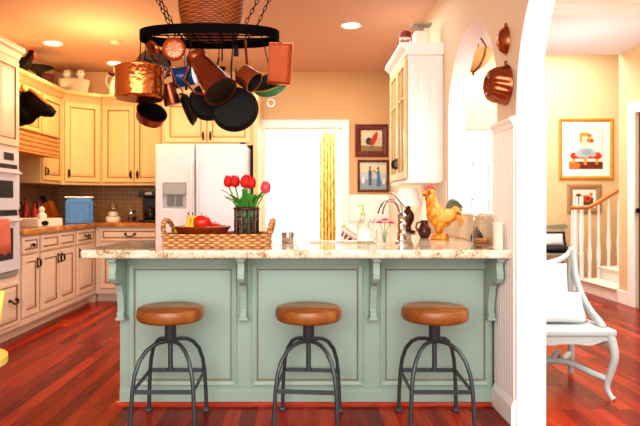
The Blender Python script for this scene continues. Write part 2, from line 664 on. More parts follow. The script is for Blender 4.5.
def window(name, x0, x1, z0, z1, y, nx, nz):
    w = MB()
    w.prism([(x0, z0), (x1, z0), (x1, z1), (x0, z1)], y - .03, y + .03, 'xz', holes=[[(x0 + .05, z0 + .05), (x1 - .05, z0 + .05), (x1 - .05, z1 - .05), (x0 + .05, z1 - .05)]])
    for i in range(1, nx):
        x = x0 + (x1 - x0) * i / nx
        w.box(x - .012, x + .012, y - .02, y + .02, z0 + .05, z1 - .05)
    for i in range(1, nz):
        z = z0 + (z1 - z0) * i / nz
        w.box(x0 + .05, x1 - .05, y - .02, y + .02, z - .012, z + .012)
    o = struct(w.build(name, M['white']))
    g = MB().box(x0 + .04, x1 - .04, y + .002, y + .006, z0 + .04, z1 - .04).build('pane', M['clearpane'], o)
    return o


window('window_1', -1.5, .62, .5, 2.3, 10.35, 4, 3)
# hall and stair walls
struct(MB().prism([(1.25, 0), (6.4, 0), (6.4, 3.5), (1.25, 3.5)], 8.6, 8.7, 'xz', holes=[[(2.2, .7), (2.8, .7), (2.8, 2.25), (2.2, 2.25)]]).build('wall_far', M['wall_y']))
window('window_2', 2.2, 2.8, .7, 2.25, 8.65, 2, 3)
struct(MB().prism([(2.0, 0), (5.62, 0), (5.62, 2.163), (6.5, 2.163), (6.5, 0), (6.85, 0), (6.85, 2.9), (2.0, 2.9)], 3.70, 3.84, 'yz').build('wall_hall', M['wall_y']))
struct(MB().box(6.3, 6.4, 6.85, 8.6, 0, 3.5).build('wall_stair', M['wall_y']))
struct(MB().box(3.84, 6.3, 6.75, 6.85, 0, 3.5).build('wall_stair_front', M['wall_y']))
c = MB()
c.box(3.676, 3.70, 6.5, 6.63, 0, 2.163).box(3.676, 3.70, 5.49, 5.62, 0, 2.163).box(3.676, 3.70, 5.49, 6.63, 2.163, 2.29)
struct(c.build('trim_11', M['white'], bevel=.004))
struct(MB().box(3.68, 3.70, 6.64, 6.85, 0, .15).build('baseboard_hall', M['white'], bevel=.004))
struct(MB().box(1.27, 3.6, 8.575, 8.6, 0, .13).build('baseboard_far', M['white'], bevel=.004))
d = MB(Matrix.Translation((3.70, 6.5, 0)) @ Matrix.Rotation(-PI / 2, 4, 'Z'))
d.rings(.005, .875, .01, 2.155, [(0, .03, 0), (.11, .03, 0), (.125, .04, 0), (.16, .034, 0)], back=.08)
dr = struct(d.build('door_1', M['door']))
MB(Matrix.Translation((3.66, 6.35, 1.0))).lathe([(.01, 0), (.01, .03), (.028, .045), (.028, .065), (.012, .075)], 16).build('door_handle', M['bronze'], dr, 40).matrix_local = Matrix.Translation((3.728, 6.42, 1.08)) @ Matrix.Rotation(-PI / 2, 4, 'Y') @ Matrix.Translation((-3.66, -6.35, -1.0))

# ------------------------------------------------------------------ cabinets
BODY, GLZ = 0, 1


def pull(parent, x, z, y, kind):
    h = MB()
    if kind == 'v':
        h.box(x - .010, x + .010, y - .006, y, z - .05, z + .05)
        h.tube([(x, y - .004, z + .035), (x, y - .03, z + .03), (x, y - .034, z), (x, y - .03, z - .03), (x, y - .004, z - .035)], [.006, .007, .011, .007, .006], 8)
        return h.build('handle', M['bronze'], parent, 50)
    if kind == 'd':
        h.tube([(x - .055, y, z + .012), (x - .055, y - .022, z + .01), (x - .035, y - .03, z - .012), (x, y - .032, z - .02), (x + .035, y - .03, z - .012), (x + .055, y - .022, z + .01), (x + .055, y, z + .012)], .0075, 8)
        h.box(x - .068, x - .042, y - .005, y, z, z + .025).box(x + .042, x + .068, y - .005, y, z, z + .025)
        return h.build('handle', M['bronze'], parent, 50)
    h.M = Matrix.Translation((x, y, z)) @ Matrix.Rotation(PI / 2, 4, 'X')
    h.lathe([(.008, 0), (.008, .015), (.017, .02), (.017, .03), (.008, .036)], 14)
    return h.build('knob', M['bronze'], parent, 40)


def front(kind, parent, x0, x1, z0, z1, y=0.0, t=.02, mats=None, fw=.055):
    if kind == 'drawer' or kind == 'false_front':
        fw = .028
    steps = [(0, y - t + .004, 0), (.004, y - t, 0), (fw, y - t, 0), (fw + .005, y - t + .009, 1), (fw + .013, y - t + .009, 1)]
    if (x1 - x0) > .2 and (z1 - z0) > .25:
        steps += [(fw + .045, y - t + .002, 0)]
    else:
        steps += [(fw + .02, y - t + .004, 0)]
    return MB().rings(x0, x1, z0, z1, steps, back=y).build(kind, mats, parent)


def cabinet(name, label, cat, loc, rotz, w, d, z0, z1, doors=(), drawers=(), crown=0, toe=0, low=False, feet=False, group=None, crown_ends=(0, 0), frz=None):
    mats = [M['creamb'], M['glazeb']] if low else [M['cream'], M['glaze']]
    T = thing(name, label, cat, (loc[0], loc[1], 0), rotz, group)
    b = MB()
    b.box(0, w, 0, d, z0 + toe, z1 + (crown - .001 if crown else 0))
    if toe:
        b.box(0, w, .07, d, z0, z0 + toe)
        b.box(0, w, -.006, 0, z0 + toe, z0 + toe + .05)
    # dark lines of glaze around the openings
    for k in list(doors) + list(drawers):
        b.box(k[0] - .004, k[1] + .004, -.002, .0, k[2] - .004, k[3] + .004, 1)
    b.build('carcass', mats, T)
    for k in doors:
        o = front('door', T, k[0], k[1], k[2], k[3], -.002, mats=mats)
        if len(k) > 4 and k[4] is not None:
            pull(o, k[4], k[5], -.022, k[6] if len(k) > 6 else 'v')
    for k in drawers:
        o = front('drawer' if len(k) > 4 else 'false_front', T, k[0], k[1], k[2], k[3], -.002, mats=mats)
        if len(k) > 4:
            pull(o, k[4], k[5], -.022, k[6])
    if crown:
        c = MB()
        prof = [(0, 0), (-.012, 0), (-.014, .02), (-.03, .045), (-.055, .06), (-.06, .075), (-.06, crown), (0, crown)]
        a, e = crown_ends
        n = len(prof)
        vs = [(-a * -q if False else (a * q), q, z1 + r) for q, r in prof] + [(w - e * q, q, z1 + r) for q, r in prof]
        fs = [tuple(range(n)), tuple(range(n, 2 * n))] + [(i, (i + 1) % n, n + (i + 1) % n, n + i) for i in range(n)]
        c.add(vs, fs)
        c.build('crown_moulding', mats, T)
    return T


LB, CT = -2.44, .885       # left base front X, cabinet top under the worktop
L90, R90 = PI / 2, -PI / 2
zD0, zD1, zd0, zd1 = .72, .865, .165, .70


def low(label, y0, y1, doors, drawers):
    w = y1 - y0
    return cabinet('base_cabinet', label, 'cabinet', (LB, y0), L90, w, .7, 0, CT, doors, drawers, toe=.1, low=True, group='base cabinets under the gold worktop')


low('narrow cream base cabinet beside the wall oven, with a small knobbed drawer', 5.03, 5.385, [(.03, .33, zd0, zd1, .295, .62)], [(.03, .33, zD0, zD1, .18, .79, 'k')])
low('cream base cabinet with two false drawer fronts and paired doors under the hood', 5.39, 6.235,
    [(.03, .415, zd0, zd1, .38, .62), (.43, .815, zd0, zd1, .465, .62)], [(.03, .415, zD0, zD1), (.43, .815, zD0, zD1)])
cc = low('cream base cabinet left of the inside corner with a bail-handled drawer', 6.24, 6.86, [(.04, .55, zd0, zd1, .085, .62)], [(.04, .55, zD0, zD1, .30, .79, 'd')])
MB().box(.622, 1.25, .0, .69, 0, CT).build('corner_carcass', M['creamb'], cc)
cabinet('base_cabinet', 'cream base cabinet with one wide drawer under the coffee maker', 'cabinet', (-2.432, 6.865), 0, .772, .63, 0, CT,
        [(.06, .405, zd0, zd1, .37, .62), (.415, .745, zd0, zd1, .45, .62)], [(.06, .745, zD0, zD1, .41, .79, 'd')], toe=.1, low=True, group='base cabinets under the gold worktop')
# gold granite worktop of the L
wt = MB().prism([(-3.155, 5.03), (-2.40, 5.03), (-2.40, 6.82), (-1.66, 6.82), (-1.66, 7.505), (-3.155, 7.505)], CT + .001, CT + .046)
tag(wt.build('worktop', M['granite_o'], bevel=.008), 'L-shaped gold granite worktop on the cream base cabinets', 'worktop')

# wall cabinets
ZU0, ZU1, CR = 1.38, 2.385, .1
UX = -2.83
cabinet('wall_cabinet', 'cream wall cabinet above the slatted range hood, behind the cow head', 'cabinet', (UX, 5.03), L90, 1.27, .33, 1.87, ZU1,
        [(.02, .42, 1.9, ZU1 - .03, None, 0), (.435, .835, 1.9, ZU1 - .03, None, 0), (.85, 1.25, 1.9, ZU1 - .03, None, 0)], crown=CR, group='cream wall cabinets')
cabinet('wall_cabinet', 'tall cream wall cabinet between the range hood and the corner cabinet', 'cabinet', (UX, 6.305), L90, .545, .33, ZU0, ZU1,
        [(.03, .515, ZU0 + .035, ZU1 - .03, .07, ZU0 + .13)], crown=CR, group='cream wall cabinets', crown_ends=(0, -.42))
# diagonal corner cabinet
A, B = Vector((-2.825, 6.856)), Vector((-2.475, 7.18))
ang = math.atan2(B.y - A.y, B.x - A.x)
dw = (B - A).length
T = thing('corner_cabinet', 'diagonal cream wall cabinet in the corner above the blue bread box', 'cabinet', (A.x, A.y, 0), ang, 'cream wall cabinets')
inv = Matrix.Rotation(-ang, 4, 'Z') @ Matrix.Translation((-A.x, -A.y, 0))
b = MB(inv)
b.prism([(-3.15, 6.856), (A.x, A.y), (B.x, B.y), (-2.475, 7.495), (-3.15, 7.495)], ZU0, ZU1 + CR - .001)
b.M = Matrix()
b.box(.026, dw - .026, -.002, 0, ZU0 + .031, ZU1 - .026, 1)
b.build('carcass', [M['cream'], M['glaze']], T)
o = front('door', T, .03, dw - .03, ZU0 + .035, ZU1 - .03, -.002, mats=[M['cream'], M['glaze']])
pull(o, .07, ZU0 + .13, -.022, 'v')
cr = MB()
prof = [(0, 0), (-.012, 0), (-.014, .02), (-.03, .045), (-.055, .06), (-.06, .075), (-.06, CR), (0, CR)]
n = len(prof)
cr.add([(-.42 * q, q, ZU1 + r) for q, r in prof] + [(dw + .42 * q, q, ZU1 + r) for q, r in prof],
       [tuple(range(n)), tuple(range(n, 2 * n))] + [(i, (i + 1) % n, n + (i + 1) % n, n + i) for i in range(n)])
cr.build('crown_moulding', M['cream'], T)
cabinet('wall_cabinet', 'cream double-door wall cabinet above the coffee maker and jars', 'cabinet', (-2.47, 7.18), 0, .815, .315, ZU0, ZU1,
        [(.02, .4, ZU0 + .035, ZU1 - .03, .365, ZU0 + .13), (.41, .795, ZU0 + .035, ZU1 - .03, .445, ZU0 + .13)], crown=CR, group='cream wall cabinets', crown_ends=(-.42, 0))
cabinet('wall_cabinet', 'short cream double-door cabinet directly over the white refrigerator', 'cabinet', (-1.65, 6.88), 0, 1.06, .615, 1.845, ZU1,
        [(.03, .515, 1.875, ZU1 - .03, .48, 1.95), (.53, 1.03, 1.875, ZU1 - .03, .565, 1.95)], crown=CR, group='cream wall cabinets')
T = thing('end_panel', 'tall cream cabinet panel closing the right side of the refrigerator', 'panel', (-.585, 6.86, 0))
MB().box(0, .06, 0, .64, 0, ZU1 + CR).build('board', M['cream'], T, bevel=.003)
MB().box(-.0, .06, -.014, 0, 0, .12).build('plinth_block', M['cream'], T, bevel=.003)
tag(MB().box(-1.652, -1.632, 6.86, 7.5, 0, 1.84).build('end_panel', M['cream'], bevel=.002), 'cream side panel between the coffee maker counter and the refrigerator', 'panel')

# range hood: slatted wooden apron
T = thing('range_hood', 'wooden range hood front with horizontal slats below the cow head', 'hood', (-2.607, 5.04, 0), L90)
h = MB()
h.box(0, 1.24, .02, .54, 1.65, 1.866)
h.build('hood_box', M['hoodwood'], T, bevel=.003)
sl = MB()
for i in range(4):
    z = 1.665 + i * .045
    sl.prism([(.02, z), (.004, z + .006), (0, z + .03), (.02, z + .04)], 0, 1.24, 'yz')
sl.build('slat', M['hoodwood'], T)
MB().box(-.0, 1.25, -.012, .04, 1.852, 1.866).box(0, 1.25, -.012, .04, 1.64, 1.656).build('trim_strip', M['hoodwood'], T, bevel=.003)

# oven tower
T = thing('oven_tower', 'tall cream cabinet tower built round the white wall oven', 'cabinet', (LB, 4.2, 0), L90)
tm = [M['creamb'], M['glazeb']]
b = MB()
b.prism([(0, .1), (.82, .1), (.82, 2.385), (0, 2.385)], 0, .7, 'xz', holes=[[(.045, .55), (.775, .55), (.775, 1.6), (.045, 1.6)]])
b.box(0, .82, .66, .7, .5, 1.65).box(0, .82, .07, .7, 0, .1)
b.build('carcass', tm, T)
o = front('door', T, .03, .405, 1.64, 2.36, -.001, mats=tm)
o = front('door', T, .415, .79, 1.64, 2.36, -.001, mats=tm)
o = front('drawer', T, .03, .79, .14, .5, -.001, mats=tm)
pull(o, .675, .34, -.021, 'd')
c = MB()
c.add([(q * 0, q, 2.385 + r) for q, r in prof] + [(.82, q, 2.385 + r) for q, r in prof],
      [tuple(range(n)), tuple(range(n, 2 * n))] + [(i, (i + 1) % n, n + (i + 1) % n, n + i) for i in range(n)])
c.box(0, .82, 0, .7, 2.385, 2.48)
c.build('crown_moulding', tm, T)
T = thing('wall_oven', 'white built-in double wall oven with dark windows and black gaps', 'oven', (LB, 4.25, 0), L90)
MB().box(0, .722, .0, .6, .555, 1.597).build('oven_body', M['ovenw'], T, bevel=.004)
MB().box(.004, .718, -.03, -.001, 1.48, 1.595).build('control_panel', M['ovenw'], T, bevel=.006)
MB().box(.46, .62, -.033, -.031, 1.515, 1.575).build('display', M['blackp'], T)
for z0, z1 in ((1.105, 1.445), (.6, 1.055)):
    dd = MB().box(.004, .718, -.035, -.001, z0, z1).build('oven_door', M['ovenw'], T, bevel=.006)
    MB().box(.12, .6, -.038, -.036, z0 + .1, z1 - .1).build('oven_window', M['blackp'], dd)
    hh = MB()
    hh.tube([(.06, -.075, z1 - .035), (.66, -.075, z1 - .035)], .011, 10)
    hh.box(.07, .1, -.075, -.034, z1 - .043, z1 - .027).box(.62, .65, -.075, -.034, z1 - .043, z1 - .027)
    hh.build('handle', M['ovenw'], dd, 40)
MB().box(.0, .722, -.012, -.001, 1.447, 1.478).box(.0, .722, -.012, -.001, 1.058, 1.102).build('vent_gap', M['blackp'], T)
MB().box(.0, .722, -.02, -.001, .557, .595).build('vent_trim', M['grey'], T)
# towel over the lower oven handle
tw = MB()
g = 14
vs, fs = [], []
for s_, (ya, za0, za1) in enumerate(((-.094, 1.034, .76), (-.058, 1.034, .86))):
    for j in range(2):
        pass
path = [(-.062, .86), (-.060, .95), (-.060, 1.02), (-.066, 1.034), (-.075, 1.037), (-.084, 1.034), (-.090, 1.02), (-.092, .95), (-.094, .86), (-.096, .76)]
for i, (yy, zz) in enumerate(path):
    for k in range(g + 1):
        x = .2 + .24 * k / g
        w = .006 * math.sin(k * 1.6) * (abs(1.034 - zz) * 3)
        vs.append((x + .004 * math.sin(i), yy - abs(w) if i > 4 else yy + abs(w) * .3, zz - (.01 * math.sin(k * .9) if i in (0, 9) else 0)))
for i in range(len(path) - 1):
    for k in range(g):
        a = i * (g + 1) + k
        fs.append((a, a + 1, a + g + 2, a + g + 1))
tw.add(vs, fs)
o = tw.build('dish_towel', M['towel'], None, 60)
o.location = (LB, 4.25, 0)
o.rotation_euler = (0, 0, L90)
sm = o.modifiers.new('t', 'SOLIDIFY')
sm.thickness = .004
tag(o, 'coral dish towel hanging over the lower oven handle', 'towel')

# refrigerator
T = thing('refrigerator', 'white side-by-side refrigerator with grey ice dispenser', 'refrigerator', (-1.622, 6.41, 0))
MB().box(0, 1.0, .06, .9, .02, 1.80).build('fridge_body', M['fridge'], T, bevel=.008)
MB().box(0, 1.0, .02, .06, .02, .1).build('toe_grille', M['greyd'], T)
fd = MB().prism([(.004, .11), (.432, .11), (.432, 1.81), (.004, 1.81)], 0, .055, 'xz', holes=[[(.085, 1.10), (.34, 1.10), (.34, 1.38), (.085, 1.38)]]).build('freezer_door', M['fridge'], T, bevel=.01)
rd = MB().box(.444, .996, 0, .055, .11, 1.81).build('fridge_door', M['fridge'], T, bevel=.012)
dsp = MB().box(.086, .339, .03, .05, 1.101, 1.379).build('dispenser', plain('pale_recess', 'b4b8c0', .4), fd)
MB().box(.087, .338, .002, .03, 1.255, 1.378).build('dispenser_panel', M['grey'], dsp, bevel=.003)
MB().box(.13, .2, .01, .03, 1.13, 1.25).box(.225, .295, .01, .03, 1.13, 1.25).build('dispenser_paddle', M['greyd'], dsp, bevel=.004)
for px_, par in ((.405, fd), (.475, rd)):
    MB().tube([(px_, 0, 1.62), (px_, -.045, 1.58), (px_, -.055, 1.3), (px_, -.055, 1.0), (px_, -.045, .75), (px_, 0, .7)], [(.012, .012)] * 6, 10).build('handle', M['fridge'], par, 50)
MB().box(.93, .99, .02, .06, 1.811, 1.825).build('hinge_cover', M['black'], T, bevel=.003)

# right wall cabinet with glass doors
T = thing('glass_door_cabinet', 'ivory wall cabinet with mullioned glass doors on the right wall', 'cabinet', (.838, 5.5, 0), R90)
b = MB()
b.box(0, .83, 0, .279, 1.345, 2.34)
b.build('carcass', [M['creamw'], M['glaze']], T)
# raised panel on the near end
ep = MB(Matrix.Translation((.83, 0, 0)) @ Matrix.Rotation(PI / 2, 4, 'Z'))
ep.rings(.04, .24, 1.4, 2.28, [(0, -.010, 0), (.035, -.010, 0), (.042, -.002, 0), (.055, -.002, 0), (.08, -.008, 0)], back=0)
ep.build('end_panel', [M['creamw']], T)
for x0, x1, hx in ((.015, .41, .375), (.42, .815, .455)):
    fr = MB()
    fr.prism([(x0, 1.36), (x1, 1.36), (x1, 2.325), (x0, 2.325)], -.024, -.002, 'xz', holes=[[(x0 + .055, 1.42), (x1 - .055, 1.42), (x1 - .055, 2.27), (x0 + .055, 2.27)]])
    dr_ = fr.build('door', M['mullion'], T, bevel=.003)
    g = MB()
    xm = (x0 + x1) / 2
    g.box(xm - .009, xm + .009, -.022, -.004, 1.42, 2.27)
    g.box(x0 + .055, x1 - .055, -.022, -.004, 2.01, 2.028)
    g.build('mullion', M['mullion'], dr_)
    MB().box(x0 + .05, x1 - .05, -.012, -.008, 1.415, 2.275).build('pane', M['pane'], dr_)
    pull(dr_, hx, 1.50, -.024, 'v')
MB().prism([(0, 2.34), (-.02, 2.34), (-.025, 2.37), (-.06, 2.40), (-.068, 2.42), (-.068, 2.435), (.279, 2.435), (.279, 2.34)], 0, .87, 'yz').build('crown_moulding', M['creamw'], T, bevel=.003)
MB().box(0, .83, -.01, .27, 1.325, 1.345).build('light_rail', M['creamw'], T, bevel=.003)
# base cabinet below the right worktop
cabinet('base_cabinet', 'cream base cabinet row below the right worktop, behind the peninsula', 'cabinet', (.52, 7.4), R90, 3.4, .57, 0, .866,
        [(.03 + .56 * i, .56 + .56 * i, .16, .7, .5 + .56 * i, .6) for i in range(6)], [(.03 + .56 * i, .56 + .56 * i, .72, .85, .29 + .56 * i, .785, 'd') for i in range(6)], toe=.1, low=True)

# ------------------------------------------------------------------ peninsula
ZT0, ZT1 = .868, .915
T = thing('kitchen_peninsula', 'sage green panelled kitchen peninsula with corbels in front of the stools', 'peninsula', (0, 3.37, 0))
sg = [M['sage'], M['sage_d']]
b = MB()
b.box(-1.054, 1.09, .0, .53, .005, .735)
b.prism([(-1.054, 0), (1.09, 0), (1.09, .53), (-1.054, .53)], .735, ZT0 - .001, holes=[[(.04, .17), (.04, .49), (.48, .49), (.48, .17)]])
b.build('peninsula_body', sg, T)
# face frame pieces: base rail and top rail a little proud
b = MB()
b.box(-1.054, 1.09, -.012, 0, .005, .085)
b.box(-1.054, 1.09, -.008, 0, .082, .095)
b.build('base_rail', sg, T, bevel=.003)
for x0, x1 in ((-1.0, -.382), (-.293, .345), (.445, 1.075)):
    p = MB()
    p.rings(x0, x1, .115, .812, [(0, -.014, 0), (.006, -.016, 0), (.018, -.012, 0), (.024, -.009, 0), (.028, -.011, 0), (.034, -.003, 1), (.038, -.003, 1), (.046, -.003, 0)], back=0)
    p.build('panel', sg, T)
cp = [(0, 0), (.225, 0), (.225, -.022), (.205, -.028), (.2, -.05), (.215, -.085), (.212, -.115), (.185, -.14), (.13, -.15), (.1, -.165), (.082, -.2), (.068, -.25), (.058, -.3), (.056, -.315), (.07, -.322), (.07, -.352), (0, -.352)]
for x in (-1.032, -.337, .398, 1.066):
    k = MB(Matrix.Translation((x, 0, ZT0 - .002)))
    k.prism([(-a, b_) for a, b_ in cp], -.019, .019, 'yz')
    ko = k.build('corbel', sg, T, bevel=.004)
    k = MB(Matrix.Translation((x, 0, ZT0 - .002)))
    k.box(-.027, .027, -.23, 0, -.012, 0)
    k.box(-.026, .026, -.078, 0, -.366, -.350)
    k.build('corbel_cap', sg, ko, bevel=.003)
MB().prism([(-.001, .0), (-.03, 0), (-.03, .008), (-.022, .02), (-.001, .024)], -1.07, 1.08, 'yz').build('shoe_moulding', M['shoe'], T)
# the pale granite worktop with its sink cut-out
wt = MB().prism([(-1.178, 3.09), (1.115, 3.09), (1.115, 7.47), (.5, 7.47), (.5, 3.93), (-1.178, 3.93)], ZT0, ZT1,
                holes=[[(.06, 3.56), (.06, 3.84), (.46, 3.84), (.46, 3.56)]])
tag(wt.build('worktop', M['granite'], bevel=.012, seg=3), 'polished pale granite worktop with ogee edge on the green peninsula', 'worktop')
T = thing('sink', 'stainless steel undermount sink set into the pale granite worktop', 'sink', (.26, 3.70, 0))
k = MB()
k.box(-.199, .199, -.139, .139, .742, .75).box(-.199, -.194, -.139, .139, .75, .866).box(.194, .199, -.139, .139, .75, .866)
k.box(-.199, .199, -.139, -.134, .75, .866).box(-.199, .199, .134, .139, .75, .866)
k.build('sink_basin', M['steel'], T)
MB().lathe([(.03, .751), (.03, .754), (.02, .754)], 16).build('drain', M['black'], T)
# faucet
T = thing('faucet', 'nickel kitchen faucet with ringed column and curved spout', 'faucet', (.61, 3.62, ZT1))
T.scale = (1.3, 1.3, .95)
k = MB().lathe([(.032, 0), (.032, .012), (.022, .02), (.02, .05), (.026, .058), (.026, .066), (.02, .074), (.02, .115), (.026, .122), (.026, .13), (.019, .14), (.018, .17), (.024, .178), (.02, .19), (.012, .20)], 20)
k.build('faucet_body', M['steel_n'], T, 40)
k = MB().tube([(0, 0, .18), (-.01, 0, .235), (-.03, 0, .272), (-.058, 0, .28), (-.082, 0, .262), (-.096, 0, .225), (-.102, 0, .19)], [.013, .012, .012, .012, .012, .014, .016], 10)
k.build('spout', M['steel_n'], T, 50)
MB().tube([(0, 0, .19), (.015, 0, .23), (-.03, 0, .31), (-.05, 0, .33)], [.007, .006, .006, .008], 8).build('lever', M['steel_n'], T, 50)

# ------------------------------------------------------------------ bar stools
def make_stool():
    T = thing('bar_stool', 'x', 'stool', (0, 0, 0))
    s = MB().lathe([(.12, .548), (.158, .549), (.168, .556), (.174, .570), (.174, .598), (.169, .612), (.157, .619), (.0001, .621)], 48, cap=(True, False))
    s.build('seat', M['seatwood'], T, 35)
    MB().lathe([(.075, .538), (.075, .547)], 24).build('seat_plate', M['iron'], T, 30)
    MB().lathe([(.026, .43), (.03, .435), (.03, .538)], 20).build('hub', M['iron'], T, 40)
    k = MB().lathe([(.013, .29), (.013, .435)], 14)
    k.lathe([(.02, .283), (.02, .293)], 14)
    k.build('screw_post', M['iron'], T, 40)
    for sx, sy in ((-1, -1), (1, -1), (1, 1), (-1, 1)):
        pts = []
        for r, z in ((.025, .44), (.06, .44), (.10, .432), (.14, .41), (.178, .365), (.203, .30), (.215, .22), (.222, .12), (.226, .02)):
            pts.append((sx * r * .707, sy * r * .707 * 1.12, z))
        l = MB().tube(pts, [(.0105, .0105)] * len(pts), 8)
        lo = l.build('leg', M['iron'], T, 60)
        x, y, z = pts[-1]
        MB().box(x - .016, x + .016, y - .016, y + .016, 0, .022).build('foot', M['iron'], lo, bevel=.004)
    for (a, b_), z in ((((-1, -1), (1, -1)), .222), (((-1, 1), (1, 1)), .235), (((-1, -1), (-1, 1)), .2), (((1, -1), (1, 1)), .2)):
        r0 = .215 * .707
        p0 = Vector((a[0] * r0, a[1] * r0 * 1.12, z))
        p1 = Vector((b_[0] * r0, b_[1] * r0 * 1.12, z))
        if a[0] == b_[0]:
            p0.z, p1.z = .222, .235
        MB().tube([p0, p1], [(.005, .015)] * 2, 4, flat=(0, 0, 1)).build('stretcher', M['iron'], T)
    return T


st = make_stool()
SY = 3.08
for i, (px, rz, lb) in enumerate(((170.5, .0, 'round wooden-seat iron bar stool below the fruit bowl and leftmost corbels'),
                                  (308.5, -.09, 'round wooden-seat iron bar stool between the other two stools'),
                                  (434.5, .0, 'round wooden-seat iron bar stool below the ceramic rooster, nearest the white wall'))):
    o = st if i == 0 else copy_tree(st)
    o.location = ((px - 303) * SY / F, SY, 0)
    o.rotation_euler = (0, 0, rz)
    tag(o, lb, 'stool', 'bar stools at the peninsula')

# ------------------------------------------------------------------ pot rack
RC = Vector((-.567, 3.56, 0))


def oval(hx, hy, n=56, e=2.3):
    return [(hx * math.copysign(abs(math.cos(2 * PI * i / n)) ** (2 / e), math.cos(2 * PI * i / n)), hy * math.copysign(abs(math.sin(2 * PI * i / n)) ** (2 / e), math.sin(2 * PI * i / n))) for i in range(n)]


T = thing('pot_rack', 'black oval iron pot rack hung from the ceiling on four chains', 'pot rack', (RC.x, RC.y, 2.147))
MB().prism(oval(.424, .18), 0, .056, holes=[oval(.416, .172)]).build('rack_ring', M['ring'], T, 40)
k = MB()
for i in range(9):
    x = -.32 + .08 * i
    k.tube([(x, -.15 + abs(x) * .1, .012), (x, .15 - abs(x) * .1, .012)], .004, 6)
for i in range(4):
    y = -.1 + .067 * i
    hx = .40 if abs(y) < .08 else .37
    k.tube([(-hx, y, .007), (hx, y, .007)], .004, 6)
k.build('wire_grid', M['ring'], T, 60)
for sx, xx in ((-1, -.213), (1, .235)):
    for y in (-.165, .165):
        p0, p1 = Vector((xx, y, .06)), Vector((xx + sx * .31, y * .55, 2.83 - 2.14))
        L = (p1 - p0).length
        nl = int(L / .032)
        k = MB()
        dz = (p1 - p0).normalized()
        for q in range(nl):
            c = p0 + dz * (L * (q + .5) / nl)
            MM = frame_to(c, dz, (1, 0, 0)) @ Matrix.Rotation(PI / 2 * (q % 2) + .4, 4, 'Z')
            k.M = MM
            k.tube([(.009 * math.cos(t), 0, .021 * math.sin(t)) for t in [2 * PI * w / 10 for w in range(10)]], .0028, 5, closed=True)
        k.build('chain', M['black'], T, 60)
        k = MB(Matrix.Translation(p1)).lathe([(.03, .014), (.03, .006), (.01, -.01)], 14).build('ceiling_hook', M['black'], T, 40)


def hook(parent, top, bottom, inv):
    """S hook from rack wire to the hanging pan, in the pan's own coordinates"""
    a, b_ = Vector(top), Vector(bottom)
    m = (a + b_) / 2
    pts = [a + Vector((0, .015, -.005)), a + Vector((0, .006, .012)), a + Vector((0, -.008, .006)), a.lerp(b_, .3), a.lerp(b_, .7), b_ + Vector((0, -.004, 0)), b_ + Vector((0, .006, -.012)), b_ + Vector((0, .014, -.002))]
    MB(inv).tube(pts, .0032, 6).build('hanging_hook', M['black'], parent, 60)


def pan(name, label, cat, loc, zdir, r0, r1, depth, mats, handle=None, hooktop=None, xh=(1, 0, 0), thick=.004, lining=None, group='pans on the pot rack', rim=True, hm=None):
    """round vessel: z axis of its frame = opening direction, base at origin; handle = world points"""
    MM = frame_to(loc, zdir, xh)
    T = thing(name, label, cat, group=group, M=MM)
    inv = MM.inverted()
    k = MB()
    pr = [(.0005, 0), (r0 * .95, 0), (r0, .006), (r1, depth)]
    if rim:
        pr += [(r1 + .004, depth), (r1 + .004, depth + .004)]
    pr += [(r1 - thick, depth + (.004 if rim else 0)), (r0 - thick, .01)]
    k.lathe(pr, 32, cap=(False, False))
    k.mi = 1
    k.lathe([(r1 - thick - .0006, depth), (r0 - thick - .001, .0105), (.0005, .0105)], 32, cap=(False, False))
    k.build('vessel', [mats, lining or mats], T, 40)
    if handle:
        MB(inv).tube(handle, [(.008, .005)] * len(handle), 8).build('handle', hm or M['black'], T, 60)
    if hooktop:
        bot = handle[-1] if handle else (MM @ Vector((0, 0, depth)))
        hook(T, hooktop, bot, inv)
    return T


def RK(px, y):   # point on the rack's lower edge
    return Vector(((px - 303) * y / F, y, 2.15))


GR = 'pans on the pot rack'
# big hammered stockpot
c = P(139.5, 99.5, 3.36)
T = thing('stockpot', 'large hammered copper stockpot hanging from the left end of the rack', 'pot', tuple(c), 0, GR)
k = MB().lathe([(.0005, 0), (.13, 0), (.137, .008), (.139, .02), (.139, .17), (.143, .175), (.143, .18), (.136, .18), (.134, .02), (.0005, .012)], 40, cap=(False, False))
k.build('vessel', M['copper'], T, 40)
MB().tube([(-.085, 0, .183)] + [(.085 * math.cos(t), 0, .183 + .035 * math.sin(t)) for t in [PI * (1 - q / 8) for q in range(1, 8)]] + [(.085, 0, .183)], .006, 8).build('bail_handle', M['copper_d'], T, 60)
for s_ in (-1, 1):
    MB().tube([(s_ * .139, -.03, .14), (s_ * .168, -.028, .145), (s_ * .175, 0, .147), (s_ * .168, .028, .145), (s_ * .139, .03, .14)], .006, 8).build('side_handle', M['copper_d'], T, 60)
hook(T, RK(141, 3.5), c + Vector((0, 0, .214)), Matrix.Translation(-c))
# grey dome lid behind
c = P(153, 67, 3.68)
MM = frame_to(c, (-.1, -1, .15))
T = thing('dome_cover', 'grey metal domed pot lid hanging behind the copper stockpot', 'lid', group=GR, M=MM)
MB().lathe([(.118, 0), (.12, .006), (.112, .012), (.08, .035), (.03, .045), (.0005, .046)], 32, cap=(True, False)).build('dome', M['tin'], T, 40)
MB().lathe([(.008, .045), (.007, .06), (.018, .066), (.016, .076), (.003, .08)], 14).build('knob', M['black'], T, 40)
hook(T, RK(157, 3.68), P(155, 50, 3.66), MM.inverted())
